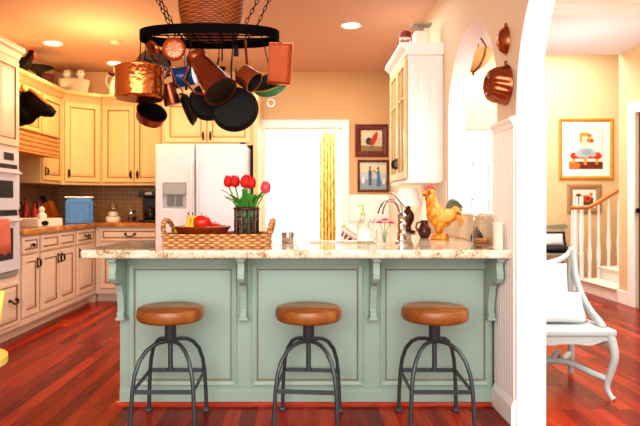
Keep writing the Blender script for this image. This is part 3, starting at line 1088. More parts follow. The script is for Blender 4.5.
# small saute pan lower left with dark inside
d = Vector((.42, -.62, .66))
hp = [P(145, 103, 3.56), P(141, 80, 3.58), P(143, 56, 3.62)]
pan('saute_pan', 'small copper pan with dark lining tilted below the stockpot', 'pan', P(149.5, 119, 3.56), d, .085, .09, .055, M['copper_d'], [P(146, 110, 3.57), P(138, 88, 3.60), P(145, 58, 3.63)], RK(146, 3.64), lining=M['black'])
# tiny copper dish at the left end
pan('copper_dish', 'tiny copper dish dangling inside the left end of the rack', 'dish', P(151, 49, 3.52) + Vector((.0, 0, 0)), (.75, -.6, .2), .035, .042, .018, M['copper_b'], None, RK(150, 3.53))
# ring mould facing front
c = P(174.5, 50, 3.37)
MM = frame_to(c, (.1, -1, .05))
T = thing('copper_mould', 'round copper mould with pale fluted centre on the rack front', 'mould', group=GR, M=MM)
MB().lathe([(.045, .0), (.062, .0), (.067, .006), (.067, .022), (.058, .03), (.05, .024), (.047, .012)], 32, cap=(False, False)).build('rim', M['copper_b'], T, 40)
k = MB()
vs, fs = [(0, 0, .026)], []
for q in range(48):
    a = 2 * PI * q / 48
    r = .05
    vs.append((r * math.cos(a), r * math.sin(a), .012 + .006 * math.cos(a * 8)))
    vs.append((r * .5 * math.cos(a), r * .5 * math.sin(a), .018 + .005 * math.cos(a * 8)))
for q in range(48):
    w = (q + 1) % 48
    fs += [(0, 2 + 2 * q, 2 + 2 * w), (1 + 2 * q, 1 + 2 * w, 2 + 2 * w, 2 + 2 * q)]
k.add(vs, fs)
k.build('fluted_centre', M['tinp'], T, 60)
hook(T, RK(175, 3.41), P(175, 39, 3.375), MM.inverted())
# blue enamel pot
pan('enamel_pot', 'small blue enamel pot hanging behind the copper pitcher', 'pot', P(194.5, 75, 3.655), (-.93, .12, -.12), .06, .064, .12, M['blue'], [P(185, 66, 3.66), P(185, 57, 3.66), P(185, 50, 3.66)], RK(185, 3.67), lining=M['tin'], hm=M['blue'])
# copper mug
c = P(173, 105, 3.58)
pan('copper_mug', 'small copper mug tilted beside the stockpot', 'mug', c, (-.25, -.12, 1), .05, .044, .125, M['copper_d'], [P(180, 99, 3.58), P(183, 92, 3.58), P(177, 84, 3.58), P(170, 66, 3.57)], RK(168, 3.56), hm=M['copper_d'], lining=M['tin'])
# edge-on dark skillet
pan('skillet', 'dark skillet seen almost edge-on between the mug and the black pans', 'pan', P(191.5, 107.5, 3.60), (-.88, -.28, -.40), .09, .103, .03, M['black'], [P(186, 90, 3.57), P(187, 82, 3.54), P(188.5, 66, 3.53), P(190, 52, 3.53)], RK(190, 3.53), lining=M['black'])
# tall copper pitcher, neck up-left and base down-right toward us
p0, p1 = P(196, 57, 3.36), P(221, 92, 3.24)
zd = (p0 - p1)
MM = frame_to(p1, zd)
T = thing('copper_pitcher', 'tall tapered copper pitcher hanging slantwise at the rack front', 'pitcher', group=GR, M=MM)
Lp = zd.length
MB().lathe([(.0005, .003), (.088, .003), (.1, 0), (.1, .006), (.094, .012), (.085, .06), (.066, Lp * .6), (.052, Lp * .85), (.05, Lp * .88), (.058, Lp * .93), (.062, Lp), (.058, Lp), (.045, Lp * .88), (.0005, Lp * .8)], 36, cap=(False, False)).build('vessel', M['copper_d'], T, 40)
MB().lathe([(.0005, .0), (.084, .0), (.084, .0028), (.0005, .0028)], 32, cap=(False, False)).build('base_disc', plain('pitcher_base', '2c1c16', .4, .4), T, 40)
inv = MM.inverted()
MB(inv).tube([p0.lerp(p1, .12) + Vector((-.055, .0, -.03)), p0.lerp(p1, .3) + Vector((-.12, .02, -.06)), p0.lerp(p1, .7) + Vector((-.11, .02, -.06)), p0.lerp(p1, .85) + Vector((-.06, .0, -.045))], .007, 8).build('handle', M['copper_d'], T, 60)
hook(T, RK(193, 3.40), p0 + Vector((-.03, -.01, .055)), inv)
# black skillets
pan('skillet', 'large flat black skillet with its base toward the room, foremost on the rack', 'pan', P(234, 107, 3.34), (.05, .98, -.2), .125, .133, .035, M['black'], [P(232, 88, 3.38), P(231, 70, 3.42), P(232, 58, 3.44)], RK(233, 3.5))
pan('skillet', 'second black skillet partly behind the large black one', 'pan', P(208, 100, 3.47), (-.15, .95, -.2), .105, .113, .035, M['black'], [P(212, 84, 3.52), P(216, 70, 3.56), P(219, 58, 3.58)], RK(219, 3.62))
# utensils
for px, y, lb, hgt in ((222, 3.66, 'short black ladle hanging at the back of the rack', 68), (236, 3.66, 'narrow black spatula hanging at the back of the rack', 74)):
    c = RK(px, y)
    T = thing('ladle' if px == 222 else 'spatula', lb, 'utensil', tuple(c), 0, GR)
    e = P(px, hgt, y) - c
    MB().tube([(0, 0, -.02), e * .7], .005, 8).build('handle', M['black'], T, 60)
    if px == 222:
        MB().lathe([(.005, -.02), (.02, -.012), (.026, .004), (.022, .004), (.0005, -.014)], 16, c=tuple(e), cap=(True, False)).build('cup', M['black'], T, 50)
    else:
        MB().prism([(-.012, 0), (.012, 0), (.018, -.07), (-.018, -.07)], e.y - .002, e.y + .002, 'xz').build('blade', M['black'], T)
        T.children[-1].location = (e.x, 0, e.z * .7)
    hook(T, (0, 0, .0), (0, 0, -.022), Matrix())
# copper saucepan
pan('saucepan', 'round-bellied copper saucepan with long handle right of the pitcher', 'pan', P(242, 74, 3.27), (.72, -.3, -.55), .058, .06, .092, M['copper_m'], [P(247, 64, 3.28), P(246, 52, 3.36), P(245, 40, 3.42)], RK(246, 3.45), lining=M['tin'], hm=M['copper_m'])
# green bowl with ring
c = P(270, 82, 3.66)
MM = frame_to(c, (-.3, -.55, .72))
T = thing('enamel_bowl', 'green enamel bowl with dark inside and a small ring at the rack right', 'bowl', group=GR, M=MM)
k = MB()
k.lathe([(.0005, -.085)] + [(.122 * math.sin(t), -.085 * math.cos(t)) for t in [PI / 2 * q / 8 for q in range(1, 9)]] + [(.126, .0), (.126, .005), (.118, .005)], 36, cap=(False, False))
k.mi = 1
k.lathe([(.118, .005)] + [(.117 * math.sin(t), -.08 * math.cos(t)) for t in [PI / 2 * q / 8 for q in range(8, 0, -1)]] + [(.0005, -.08)], 36, cap=(False, False))
k.build('vessel', [M['green'], plain('dark_lining', '20262c', .3)], T, 40)
MB().tube([(.123 * math.cos(t), .123 * math.sin(t), .006) for t in [2 * PI * q / 40 for q in range(40)]], .005, 6, closed=True).build('rim', M['yellow'], T, 60)
inv = MM.inverted()
cr_ = P(271, 103, 3.63)
MB(inv).tube([cr_ + Vector((.022 * math.cos(t), 0, .022 * math.sin(t))) for t in [2 * PI * q / 16 for q in range(16)]], .003, 6, closed=True).build('ring', M['steel'], T, 60)
hook(T, RK(264, 3.66), MM @ Vector((0, .118, .0)), inv)
# rectangular copper pan
c = P(278, 63, 3.42)
MM = Matrix.Translation(c) @ Euler((math.radians(8), math.radians(5), math.radians(-10))).to_matrix().to_4x4()
T = thing('loaf_pan', 'bright rectangular copper baking pan on the right end of the rack', 'pan', group=GR, M=MM)
k = MB()
k.rings(-.068, .068, -.118, .118, [(0, .05, 0), (.008, .004, 0), (.014, 0, 0)], back=.055)
k.build('vessel', M['copper_o'], T, bevel=.006)
MB().prism([(-.073, -.123), (.073, -.123), (.073, .123), (-.073, .123)], .054, .060, 'xz', holes=[[(-.062, -.112), (.062, -.112), (.062, .112), (-.062, .112)]]).build('rim', M['copper_d'], T)
hook(T, RK(275, 3.52), MM @ Vector((0, .05, .118)), MM.inverted())
# basket on top of the rack
T = thing('basket', 'deep brown wicker basket standing on top of the pot rack', 'basket', (-.56, 3.56, 2.1655))
MB().lathe([(.0005, 0), (.15, 0), (.17, .02), (.195, .16), (.205, .3), (.215, .31), (.215, .33), (.2, .33), (.185, .16), (.16, .015), (.0005, .012)], 40, cap=(False, False), sy=.72).build('woven_body', M['wickd'], T, 50)
MB().tube([(.208 * math.cos(t), .208 * .72 * math.sin(t), .325) for t in [2 * PI * q / 40 for q in range(40)]], .012, 8, closed=True).build('braided_rim', M['wickd'], T, 60)

# ------------------------------------------------------------------ on the peninsula
ZC = ZT1
# wicker tray
TX0, TX1, TY0, TY1 = -.775, -.19, 3.215, 3.56
T = thing('wicker_tray', 'rectangular honey wicker tray holding the fruit bowl and tulips', 'tray', ((TX0 + TX1) / 2, (TY0 + TY1) / 2, ZC))
hw, hd = (TX1 - TX0) / 2, (TY1 - TY0) / 2
k = MB()
k.box(-hw + .006, hw - .006, -hd + .006, hd - .006, .001, .012)
rr = [(hw, -hd), (hw, hd), (-hw, hd), (-hw, -hd)]
k.prism([(-hw, -hd), (hw, -hd), (hw, hd), (-hw, hd)], .001, .066, holes=[[(-hw + .014, -hd + .014), (hw - .014, -hd + .014), (hw - .014, hd - .014), (-hw + .014, hd - .014)]])
k.build('woven_body', M['wick'], T, bevel=.005)
k = MB()
k.tube([(-hw, -hd, .068), (hw, -hd, .068), (hw, hd, .068), (-hw, hd, .068)], .010, 8, closed=True)
k.build('braided_rim', M['wick'], T, 60)
for s_ in (-1, 1):
    pts = [(s_ * (hw - .004), .13 * math.cos(t), .066 + .082 * math.sin(t)) for t in [PI * q / 14 for q in range(15)]]
    pts = [(s_ * (hw - .004 + .02 * math.sin(PI * i / 14)), y_, z_) for i, (x_, y_, z_) in enumerate(pts)]
    k = MB()
    for ph in (0, 2.1, 4.2):
        k.tube([(x_ + .008 * math.cos(i * 1.3 + ph), y_, z_ + .008 * math.sin(i * 1.3 + ph)) for i, (x_, y_, z_) in enumerate(pts)], .009, 6)
    k.build('handle', M['wick'], T, 60)
# fruit bowl
bc = Vector((-.585, 3.40, ZC + .013))
T = thing('fruit_bowl', 'wide shallow red-brown wooden bowl of fruit in the wicker tray', 'bowl', tuple(bc))
MB().lathe([(.0005, 0), (.07, 0), (.075, .008), (.12, .035), (.163, .095), (.168, .1), (.162, .102), (.15, .09), (.11, .042), (.06, .02), (.0005, .016)], 40, cap=(False, False)).build('bowl_body', M['bowlwood'], T, 45)
for i, (dx, dy, dz, r, lb) in enumerate(((.0, -.02, .118, .055, 'large red apple topmost in the wooden bowl'), (.075, .0, .083, .043, 'red apple at the right side of the wooden bowl'), (.035, .07, .088, .044, 'red apple at the back of the wooden bowl'), (-.06, .075, .088, .04, 'red apple behind the bananas in the wooden bowl'), (.03, -.075, .07, .04, 'red apple at the near rim of the wooden bowl'))):
    T = thing('apple', lb, 'apple', tuple(bc + Vector((dx, dy, dz))), random.random() * 6, 'apples in the wooden bowl')
    MB().lathe([(.0005, -.8 * r), (.3 * r, -.86 * r), (.75 * r, -.6 * r), (r, 0), (.93 * r, .45 * r), (.6 * r, .8 * r), (.25 * r, .82 * r), (.0005, .68 * r)], 24, cap=(False, False)).build('flesh', M['applered'], T, 60)
    MB().tube([(0, 0, .68 * r), (.004, 0, 1.1 * r)], .002, 6).build('stem', M['darkwood'], T)
for i, (dx, dy, a, lb) in enumerate(((-.075, -.04, .1, 'near yellow banana upright at the left of the bowl'), (-.105, -.005, .5, 'far yellow banana leaning at the left of the bowl'))):
    T = thing('banana', lb, 'banana', tuple(bc + Vector((dx, dy, .075))), a, 'bananas in the wooden bowl')
    pts = [(-.065 + .012 * math.cos(0), 0, .02), (-.05, 0, -.0), (-.015, 0, .0), (.015, 0, .012), (.03, 0, .045), (.028, 0, .075), (.026, 0, .09)]
    MB().tube(pts, [.006, .015, .018, .018, .016, .011, .005], 8).build('peel', M['banana'], T, 60)
    MB().tube([(.026, 0, .09), (.025, 0, .106)], .004, 6).build('stem', M['darkwood'], T)

# tulips in a lattice holder
vc = Vector((-.328, 3.40, ZC + .0160))
T = thing('flower_vase', 'clear glass vase in a brown lattice holder in the wicker tray', 'vase', tuple(vc))
MB().lathe([(.0005, .002), (.056, .002), (.06, .01), (.06, .195), (.056, .195), (.056, .012), (.0005, .01)], 28, cap=(False, False)).build('glass_cylinder', M['glass'], T, 40)
MB().lathe([(.0005, .011), (.055, .011), (.055, .12), (.0005, .12)], 28, cap=(False, False)).build('water', M['water'], T, 40)
k = MB()
for z in (.006, .2):
    k.tube([(.069 * math.cos(t), .069 * math.sin(t), z) for t in [2 * PI * q / 24 for q in range(24)]], .008 if z < .1 else .010, 6, closed=True)
for z in (.055, .15):
    k.tube([(.067 * math.cos(t), .067 * math.sin(t), z) for t in [2 * PI * q / 24 for q in range(24)]], .004, 6, closed=True)
for q in range(10):
    a = 2 * PI * q / 10
    k.tube([(.067 * math.cos(a), .067 * math.sin(a), .0), (.067 * math.cos(a), .067 * math.sin(a), .205)], .0055, 6)
    for w in (-1, 1):
        k.tube([(.067 * math.cos(a + w * (t - .5) * .628 + .314), .067 * math.sin(a + w * (t - .5) * .628 + .314), .06 + .085 * t) for t in (0, .25, .5, .75, 1)], .003, 5)
k.build('lattice_holder', M['darkwood'], T, 60)


def tulip(px, py, y, lb, col, lean=0):
    head = P(px, py, y)
    base = vc + Vector(((head.x - vc.x) * .28, (head.y - vc.y) * .3, .02))
    T = thing('tulip', lb, 'tulip', tuple(base), 0, 'tulips in the lattice vase')
    rel = head - base
    neck = Vector((rel.x * .45, rel.y * .45, .2))
    pts = [Vector((0, 0, 0)), Vector((rel.x * .1, rel.y * .1, .1)), neck, Vector((rel.x * .85, rel.y * .85, rel.z * .85)), rel - Vector((0, 0, .028))]
    MB().tube(pts, .0045, 8).build('stem', M['leaf'], T, 60)
    k = MB(Matrix.Translation(rel))
    for q in range(6):
        a = 2 * PI * q / 6 + .3
        r_ = .0 if q % 2 else .004
        vs, fs = [], []
        prof_ = [(.004, -.034, .35), (.02 + r_, -.024, .9), (.0255 + r_, -.004, 1.05), (.022 + r_, .018, .8), (.012 + r_, .036, .2)]
        for rr_, zz, wd in prof_:
            for u in (-1, -.5, 0, .5, 1):
                aa = a + u * wd * .62
                vs.append((rr_ * math.cos(aa), rr_ * math.sin(aa), zz - abs(u) * .004))
        for i in range(4):
            for j in range(4):
                fs.append((i * 5 + j, i * 5 + j + 1, i * 5 + j + 6, i * 5 + j + 5))
        k.add(vs, fs)
    k.build('flower_head', col, T, 80)
    a = math.atan2(rel.y, rel.x) + random.uniform(-.9, .9)
    for w in range(3):
        aa = a + w * random.uniform(1.5, 2.6)
        L_ = random.uniform(.05, .14)
        hz = random.uniform(.7, 1.2)
        vs, fs = [], []
        for i in range(7):
            t = i / 6
            c_ = Vector((math.cos(aa) * L_ * (t ** 1.6), math.sin(aa) * L_ * .7 * (t ** 1.6), .12 + hz * (.25 * t - .08 * t * t)))
            wd = .024 * math.sin(PI * (t * .86 + .14)) ** .8 + .0008
            sd = Vector((-math.sin(aa), math.cos(aa), 0))
            vs += [c_ - sd * wd + Vector((0, 0, .004)), c_, c_ + sd * wd + Vector((0, 0, .004))]
        for i in range(6):
            fs += [(3 * i, 3 * i + 1, 3 * i + 4, 3 * i + 3), (3 * i + 1, 3 * i + 2, 3 * i + 5, 3 * i + 4)]
        MB().add(vs, fs)
        m = MB()
        m.add(vs, fs)
        m.build('leaf', M['leaf'], T, 80)


for a in ((228.5, 181, 3.40, 'red tulip leaning furthest out on the fridge side of the bunch', M['red']),
          (235, 181, 3.38, 'second red tulip from the fridge side of the bunch', M['red']),
          (245, 181.5, 3.36, 'red tulip in front, near the middle of the bunch', M['red']),
          (251, 182.5, 3.38, 'red tulip touching the middle one on its doorway side', M['red']),
          (247, 180, 3.47, 'red tulip behind the middle of the bunch', M['red']),
          (265.5, 187, 3.36, 'pinkish red tulip leaning alone toward the bright doorway', M['pink'])):
    tulip(*a)

# silver mug beside the tray
T = thing('metal_mug', 'small silver-grey mug beside the wicker tray handle', 'mug', (-.095, 3.62, ZC))
MB().lathe([(.0005, .001), (.034, .001), (.036, .004), (.038, .065), (.035, .065), (.033, .006), (.0005, .005)], 24, cap=(False, False)).build('cup', M['steel'], T, 40)
MB().tube([(.037, 0, .055), (.06, 0, .052), (.066, 0, .035), (.058, 0, .016), (.036, 0, .012)], .004, 8).build('handle', M['steel'], T, 60)

# soap bottle with green tip
T = thing('soap_bottle', 'clear glass bottle with a pale green pump beside the sink', 'bottle', (.352, 3.42, ZC))
MB().lathe([(.0005, .001), (.033, .001), (.036, .006), (.036, .12), (.03, .14), (.014, .155), (.013, .175), (.0005, .176)], 24, cap=(False, False)).build('bottle_body', M['glassg'], T, 40)
MB().lathe([(.015, .176), (.015, .19), (.005, .195), (.005, .22)], 14).tube([(0, 0, .22), (0, -.0, .232), (-.02, 0, .234), (-.034, 0, .225)], .005, 8).build('pump', plain('pump_green', 'a8c46a', .35), T, 40)
MB().lathe([(.0367, .03), (.0367, .095)], 24, cap=(False, False)).build('paper_label', M['paper'], T, 40)
# second little bottle
T = thing('glass_bottle', 'short stoppered clear glass bottle in front of the sink', 'bottle', (.41, 3.46, ZC))
MB().lathe([(.0005, .001), (.028, .001), (.03, .006), (.03, .085), (.012, .105), (.011, .13), (.0005, .131)], 24, cap=(False, False)).build('bottle_body', M['glass'], T, 40)
MB().lathe([(.009, .131), (.016, .14), (.014, .155), (.003, .16)], 14).build('stopper', M['glass'], T, 40)
# flower glass
fc = Vector((.487, 3.50, ZC))
T = thing('bud_vase', 'small clear glass bud vase holding magenta flowers', 'vase', tuple(fc))
MB().lathe([(.0005, .001), (.02, .001), (.022, .005), (.017, .04), (.024, .075), (.022, .075), (.015, .04), (.0005, .006)], 20, cap=(False, False)).build('glass_body', M['glass'], T, 40)
for i, (dx, dz, lb) in enumerate(((-.028, .13, 'magenta flower leaning toward the sink in the bud vase'), (.004, .145, 'tallest magenta flower in the bud vase'), (.038, .128, 'magenta flower leaning toward the faucet in the bud vase'))):
    T = thing('cut_flower', lb, 'flower', tuple(fc + Vector((0, 0, .01))), 0, 'flowers in the bud vase')
    MB().tube([(dx * .1, 0, 0), (dx * .3, 0, .07), (dx, 0, dz - .01)], .0025, 6).build('stem', M['leaf'], T, 60)
    k = MB(Matrix.Translation((dx, 0, dz - .01)))
    for q in range(7):
        a = 2 * PI * q / 7
        k.ball((.012 * math.cos(a), .012 * math.sin(a), .004), (.010, .010, .006), 8, 5)
    k.ball((0, 0, .006), .008, 8, 5)
    k.build('flower_head', M['pinkf'], T, 60)

# glass cookie canister
T = thing('cookie_jar', 'tall clear glass jar of cookies beside the beadboard wall', 'jar', (1.0, 3.25, ZC))
MB().lathe([(.0005, .001), (.055, .001), (.06, .006), (.06, .15), (.05, .17), (.047, .17), (.056, .148), (.056, .008), (.0005, .006)], 28, cap=(False, False)).build('jar_body', M['glass'], T, 40)
MB().lathe([(.05, .171), (.054, .18), (.045, .19), (.012, .2), (.010, .208), (.016, .217), (.004, .226)], 24).build('lid', M['glass'], T, 40)
for i in range(9):
    o = MB(Matrix.Translation((1.0 + .027 * math.cos(i * 2.1), 3.25 + .027 * math.sin(i * 2.1), ZC + .012 + (i // 3) * .014)) @ Matrix.Rotation(.2 * math.sin(i), 4, 'X')).lathe([(.002, 0), (.022, .001), (.024, .006), (.018, .011), (.002, .012)], 14).build('cookie', M['cookie'], None, 60)
    tag(o, 'round brown cookie inside the clear glass jar', 'cookie', 'cookies in the glass jar')
T = thing('pepper_pot', 'small black round pot on the worktop behind the cookie jar', 'pot', (1.03, 3.47, ZC))
MB().lathe([(.0005, .001), (.02, .001), (.033, .02), (.038, .045), (.03, .07), (.018, .08), (.0005, .08)], 20, cap=(False, False)).build('pot_body', M['blackp'], T, 50)
MB().lathe([(.02, .0805), (.016, .09), (.006, .094), (.008, .104), (.001, .108)], 14).build('lid', M['blackp'], T, 50)
T = thing('utensil_crock', 'plain white ceramic crock against the beadboard wall', 'crock', (1.045, 3.135, ZC))
MB().lathe([(.0005, .001), (.024, .001), (.026, .005), (.026, .13), (.029, .135), (.029, .142), (.024, .142), (.023, .008), (.0005, .006)], 24, cap=(False, False)).build('crock_body', M['cer'], T, 40)

# rooster
def rooster():
    rx, ry = .925, 3.95
    T = thing('ceramic_rooster', 'golden ceramic rooster with red comb standing on the pale worktop', 'figurine', (rx, ry, ZC))
    k = MB()
    k.ball((.0, 0, .15), (.088, .06, .075), 20, 14)
    k.ball((-.035, 0, .175), (.06, .052, .075), 18, 12)
    k.ball((.05, 0, .165), (.065, .045, .055), 18, 12)
    k.tube([(-.03, 0, .17), (-.052, 0, .235), (-.063, 0, .285), (-.066, 0, .315)], [.062, .046, .034, .03], 14)
    k.ball((-.068, 0, .318), (.034, .029, .031), 16, 10)
    k.tube([(-.01, -.018, .1), (-.012, -.02, .045)], [.036, .022], 10).tube([(-.0, .02, .1), (.0, .022, .045)], [.036, .022], 10)
    k.build('body', M['rooster'], T, remesh=.006)
    MB().lathe([(.0005, .001), (.06, .001), (.066, .012), (.055, .04), (.03, .055), (.0005, .06)], 20, cap=(False, False), sy=.75).build('base', M['rooster'], T, 40)
    c_ = [(-.098, .335), (-.104, .352), (-.092, .365), (-.086, .356), (-.08, .378), (-.071, .36), (-.06, .377), (-.054, .358), (-.042, .366), (-.042, .35), (-.03, .34), (-.045, .325), (-.075, .33)]
    MB().prism(c_, -.008, .008, 'xz').build('comb', M['comb'], T, bevel=.003)
    k = MB()
    k.ball((-.088, -.008, .278), (.012, .008, .026), 10, 8)
    k.ball((-.088, .008, .278), (.012, .008, .026), 10, 8)
    k.ball((-.075, -.026, .312), (.014, .006, .014), 10, 8)
    k.build('wattle', M['comb'], T, 60)
    MB().tube([(-.096, 0, .318), (-.112, 0, .314), (-.122, 0, .306)], [.010, .007, .001], 8).build('beak', M['banana'], T, 60)
    MB().ball((-.08, -.0275, .325), (.005, .003, .005), 8, 6).ball((-.08, .0275, .325), (.005, .003, .005), 8, 6).build('eye', M['blackp'], T, 60)
    for s_ in (-1, 1):
        k = MB()
        k.ball((.022, s_ * .055, .155), (.058, .012, .035), 14, 8)
        k.build('wing', M['feather2'], T, 60)
    for q in range(7):
        p0_, p1_, p2_ = Vector((.045 + .004 * q, 0, .175 - .006 * q)), Vector((.055 + .022 * q, 0, .325 - .026 * q)), Vector((.152 - .004 * q, 0, .215 - .022 * q))
        pts, rs = [], []
        for i in range(9):
            t = i / 8
            c_ = p0_ * (1 - t) ** 2 + p1_ * 2 * t * (1 - t) + p2_ * t * t
            pts.append((c_.x, (q - 3) * .004, c_.z))
            rs.append((.017 * math.sin(PI * (.15 + .8 * t)) + .002, .016 * math.sin(PI * (.15 + .8 * t)) + .002))
        MB().tube(pts, rs, 8).build('tail_feather', M['feather' if q in (0, 1, 4) else 'feather2'], T, 70)


rooster()
# dark jug beside the rooster
T = thing('brown_jug', 'small dark brown jug beside the rooster', 'jug', (.86, 4.14, ZC))
MB().lathe([(.0005, .001), (.03, .001), (.045, .03), (.047, .06), (.03, .095), (.024, .115), (.03, .125), (.026, .125), (.02, .112), (.0005, .1)], 22, cap=(False, False)).build('jug_body', M['darkwood'], T, 50)
MB().tube([(-.026, 0, .115), (-.055, 0, .105), (-.06, 0, .07), (-.044, 0, .045)], .006, 8).build('handle', M['darkwood'], T, 60)

# table lamp under the glass-door cabinet
T = thing('table_lamp', 'small lamp with turned dark wood base and pale shade under the glass-door cabinet', 'lamp', (.88, 4.9, ZC))
MB().lathe([(.06, .001), (.06, .015), (.03, .025), (.022, .05), (.035, .075), (.05, .11), (.052, .15), (.035, .18), (.018, .2), (.024, .21), (.012, .22), (.01, .245)], 24).build('base', M['darkwood'], T, 45)
MB().lathe([(.118, .225), (.075, .37), (.073, .37), (.116, .225)], 28, cap=(False, False)).build('lamp_shade', M['shade'], T, 45)
MB().ball((0, 0, .275), (.024, .024, .032), 12, 8).build('bulb', M['shade'], T, 60)
# canisters behind the rooster / lamp
for px, y, hgt, r, mt, lb in ((418, 5.2, .27, .035, M['glass'], 'tall slim clear glass bottle beside the table lamp'), (425, 4.62, .3, .04, M['cer'], 'slim cream ceramic bottle behind the rooster')):
    T = thing('slim_bottle', lb, 'bottle', ((px - 303) * y / F, y, ZC))
    MB().lathe([(.0005, .001), (r, .001), (r, hgt * .6), (r * .4, hgt * .78), (r * .4, hgt * .95), (r * .5, hgt * .95), (r * .5, hgt), (.0005, hgt)], 20, cap=(False, False)).build('bottle_body', mt, T, 40)
    MB().lathe([(r * .3, hgt + .0005), (r * .42, hgt + .02), (.004, hgt + .026)], 14).build('stopper', M['darkwood'], T, 40)

# things on top of the glass-door cabinet
T = thing('canister', 'white ceramic canister with a wide lid atop the glass-door cabinet', 'canister', (.955, 4.73, 2.4355))
MB().box(-.062, .062, -.06, .06, 0, .105).build('canister_body', M['cer'], T, bevel=.012)
MB().lathe([(.045, .1055), (.02, .115), (.02, .15), (.03, .156)], 20).box(-.078, .078, -.055, .055, .156, .17).build('lid', M['greyp'], T, bevel=.003)
T = thing('red_lidded_jar', 'small glass jar with a dark red lid atop the glass-door cabinet', 'jar', (.832, 4.77, 2.4355))
MB().lathe([(.0005, .001), (.04, .001), (.045, .01), (.045, .07), (.0005, .071)], 24, cap=(False, False)).build('jar_body', M['glass'], T, 40)
MB().lathe([(.047, .072), (.048, .08), (.048, .115), (.03, .128), (.002, .13)], 24).build('lid', plain('dark_red', '7a1a18', .4), T, 40)

# ------------------------------------------------------------------ copper moulds on wall_right
T = thing('wall_mould', 'oval copper mould hung high between the two arches', 'mould', (1.117, 3.215, 2.055))
MMr = Matrix.Rotation(-PI / 2, 4, 'Y')
k = MB(MMr)
k.lathe([(.066, 0), (.07, .003), (.066, .01), (.05, .035), (.02, .05), (.0005, .052)], 28, cap=(True, False), sx=1.15, sy=.88)
k.build('oval_dish', M['copper_m'], T, 45)
MB().tube([(-.004, .012 * math.cos(t), .083 + .012 * math.sin(t)) for t in [2 * PI * q / 14 for q in range(14)]], .003, 6, closed=True).build('hanging_ring', M['copper_d'], T, 60)
T = thing('wall_mould', 'fluted copper ring-cake mould hung below the oval one', 'mould', (1.117, 3.215, 1.81))
k = MB(MMr)
nfl = 14
prof_ = [(.105, 0), (.112, .004), (.108, .012), (.1, .03), (.092, .07), (.075, .1), (.05, .112), (.03, .1), (.02, .07)]
vs, fs = [], []
NN = nfl * 6
for i, (r, z) in enumerate(prof_):
    amp = 0 if i < 3 else (.007 if i < 7 else .002)
    for q in range(NN):
        a = 2 * PI * q / NN
        r_ = r + amp * abs(math.cos(a * nfl / 2)) - amp * .5
        vs.append((r_ * math.cos(a + .25 * z / .1), r_ * math.sin(a + .25 * z / .1), z))
for i in range(len(prof_) - 1):
    for q in range(NN):
        w = (q + 1) % NN
        fs.append((i * NN + q, i * NN + w, (i + 1) * NN + w, (i + 1) * NN + q))
fs.append(tuple((len(prof_) - 1) * NN + q for q in range(NN)))
k.add(vs, fs)
k.build('fluted_body', M['copper_m'], T, 50)
MB().tube([(-.004, .012 * math.cos(t), .122 + .012 * math.sin(t)) for t in [2 * PI * q / 14 for q in range(14)]], .003, 6, closed=True).build('hanging_ring', M['copper_d'], T, 60)

# ------------------------------------------------------------------ pictures
def picture(name, label, x0, x1, z0, z1, y, fm, fw, matw, canvas_fn, mat_m=None, rotm=None, depth=.025):
    cx, cz = (x0 + x1) / 2, (z0 + z1) / 2
    w, h = (x1 - x0) / 2, (z1 - z0) / 2
    T = thing(name, label, 'picture', (cx, y, cz))
    k = MB()
    def rect(i, yy):
        return [(-w + i, yy, -h + i), (w - i, yy, -h + i), (w - i, yy, h - i), (-w + i, yy, h - i)]
    vs, fs = [], []
    for i, yy in ((0, 0), (0, -depth * .7), (fw * .3, -depth), (fw * .7, -depth * .8), (fw, -depth * .45), (fw, 0)):
        vs += rect(i, yy)
    for r in range(5):
        for q in range(4):
            e = (q + 1) % 4
            fs.append((4 * r + q, 4 * r + e, 4 * r + 4 + e, 4 * r + 4 + q))
    k.add(vs, fs)
    k.build('picture_frame', fm, T)
    if matw:
        MB().prism([(-w + fw, -h + fw), (w - fw, -h + fw), (w - fw, h - fw), (-w + fw, h - fw)], -.006, -.002, 'xz', holes=[[(-w + fw + matw, -h + fw + matw), (w - fw - matw, -h + fw + matw), (w - fw - matw, h - fw - matw), (-w + fw + matw, h - fw - matw)]]).build('mat_board', mat_m or M['paper'], T)
    canvas_fn(T, w - fw - matw, h - fw - matw)
    return T


def canvas(T, hw, hh, bg, shapes):
    """shapes: (material, polygon in -1..1 units)"""
    k = MB()
    k.box(-hw, hw, -.0035, -.002, -hh, hh)
    ms = [bg]
    y = -.0037
    for m_, poly in shapes:
        if m_ not in ms:
            ms.append(m_)
        i = ms.index(m_)
        k.add([(a * hw, y, b_ * hh) for a, b_ in poly], [tuple(range(len(poly)))], i)
        y -= .0002
    k.build('painted_canvas', ms, T)


def ell(cx, cy, rx, ry, n=18, a0=0, a1=360):
    return [(cx + rx * math.cos(math.radians(a0 + (a1 - a0) * i / n)), cy + ry * math.sin(math.radians(a0 + (a1 - a0) * i / n))) for i in range(n + (0 if a1 - a0 == 360 else 1))]


fl = {c_: flat(c_) for c_ in ('c9bfa0', 'd9cfae', 'c03020', '38443c', '8a7a50', 'b8c4cc', '8fa2b0', '55606a', '4a78a8', '70604a', 'efe6d2', 'f2ead8', 'e8933a', 'a8b4bc', 'd23a1c', '6e2a14', 'f4d0b0', 'd04a20', '8a1c14', '404c28', 'c87030')}


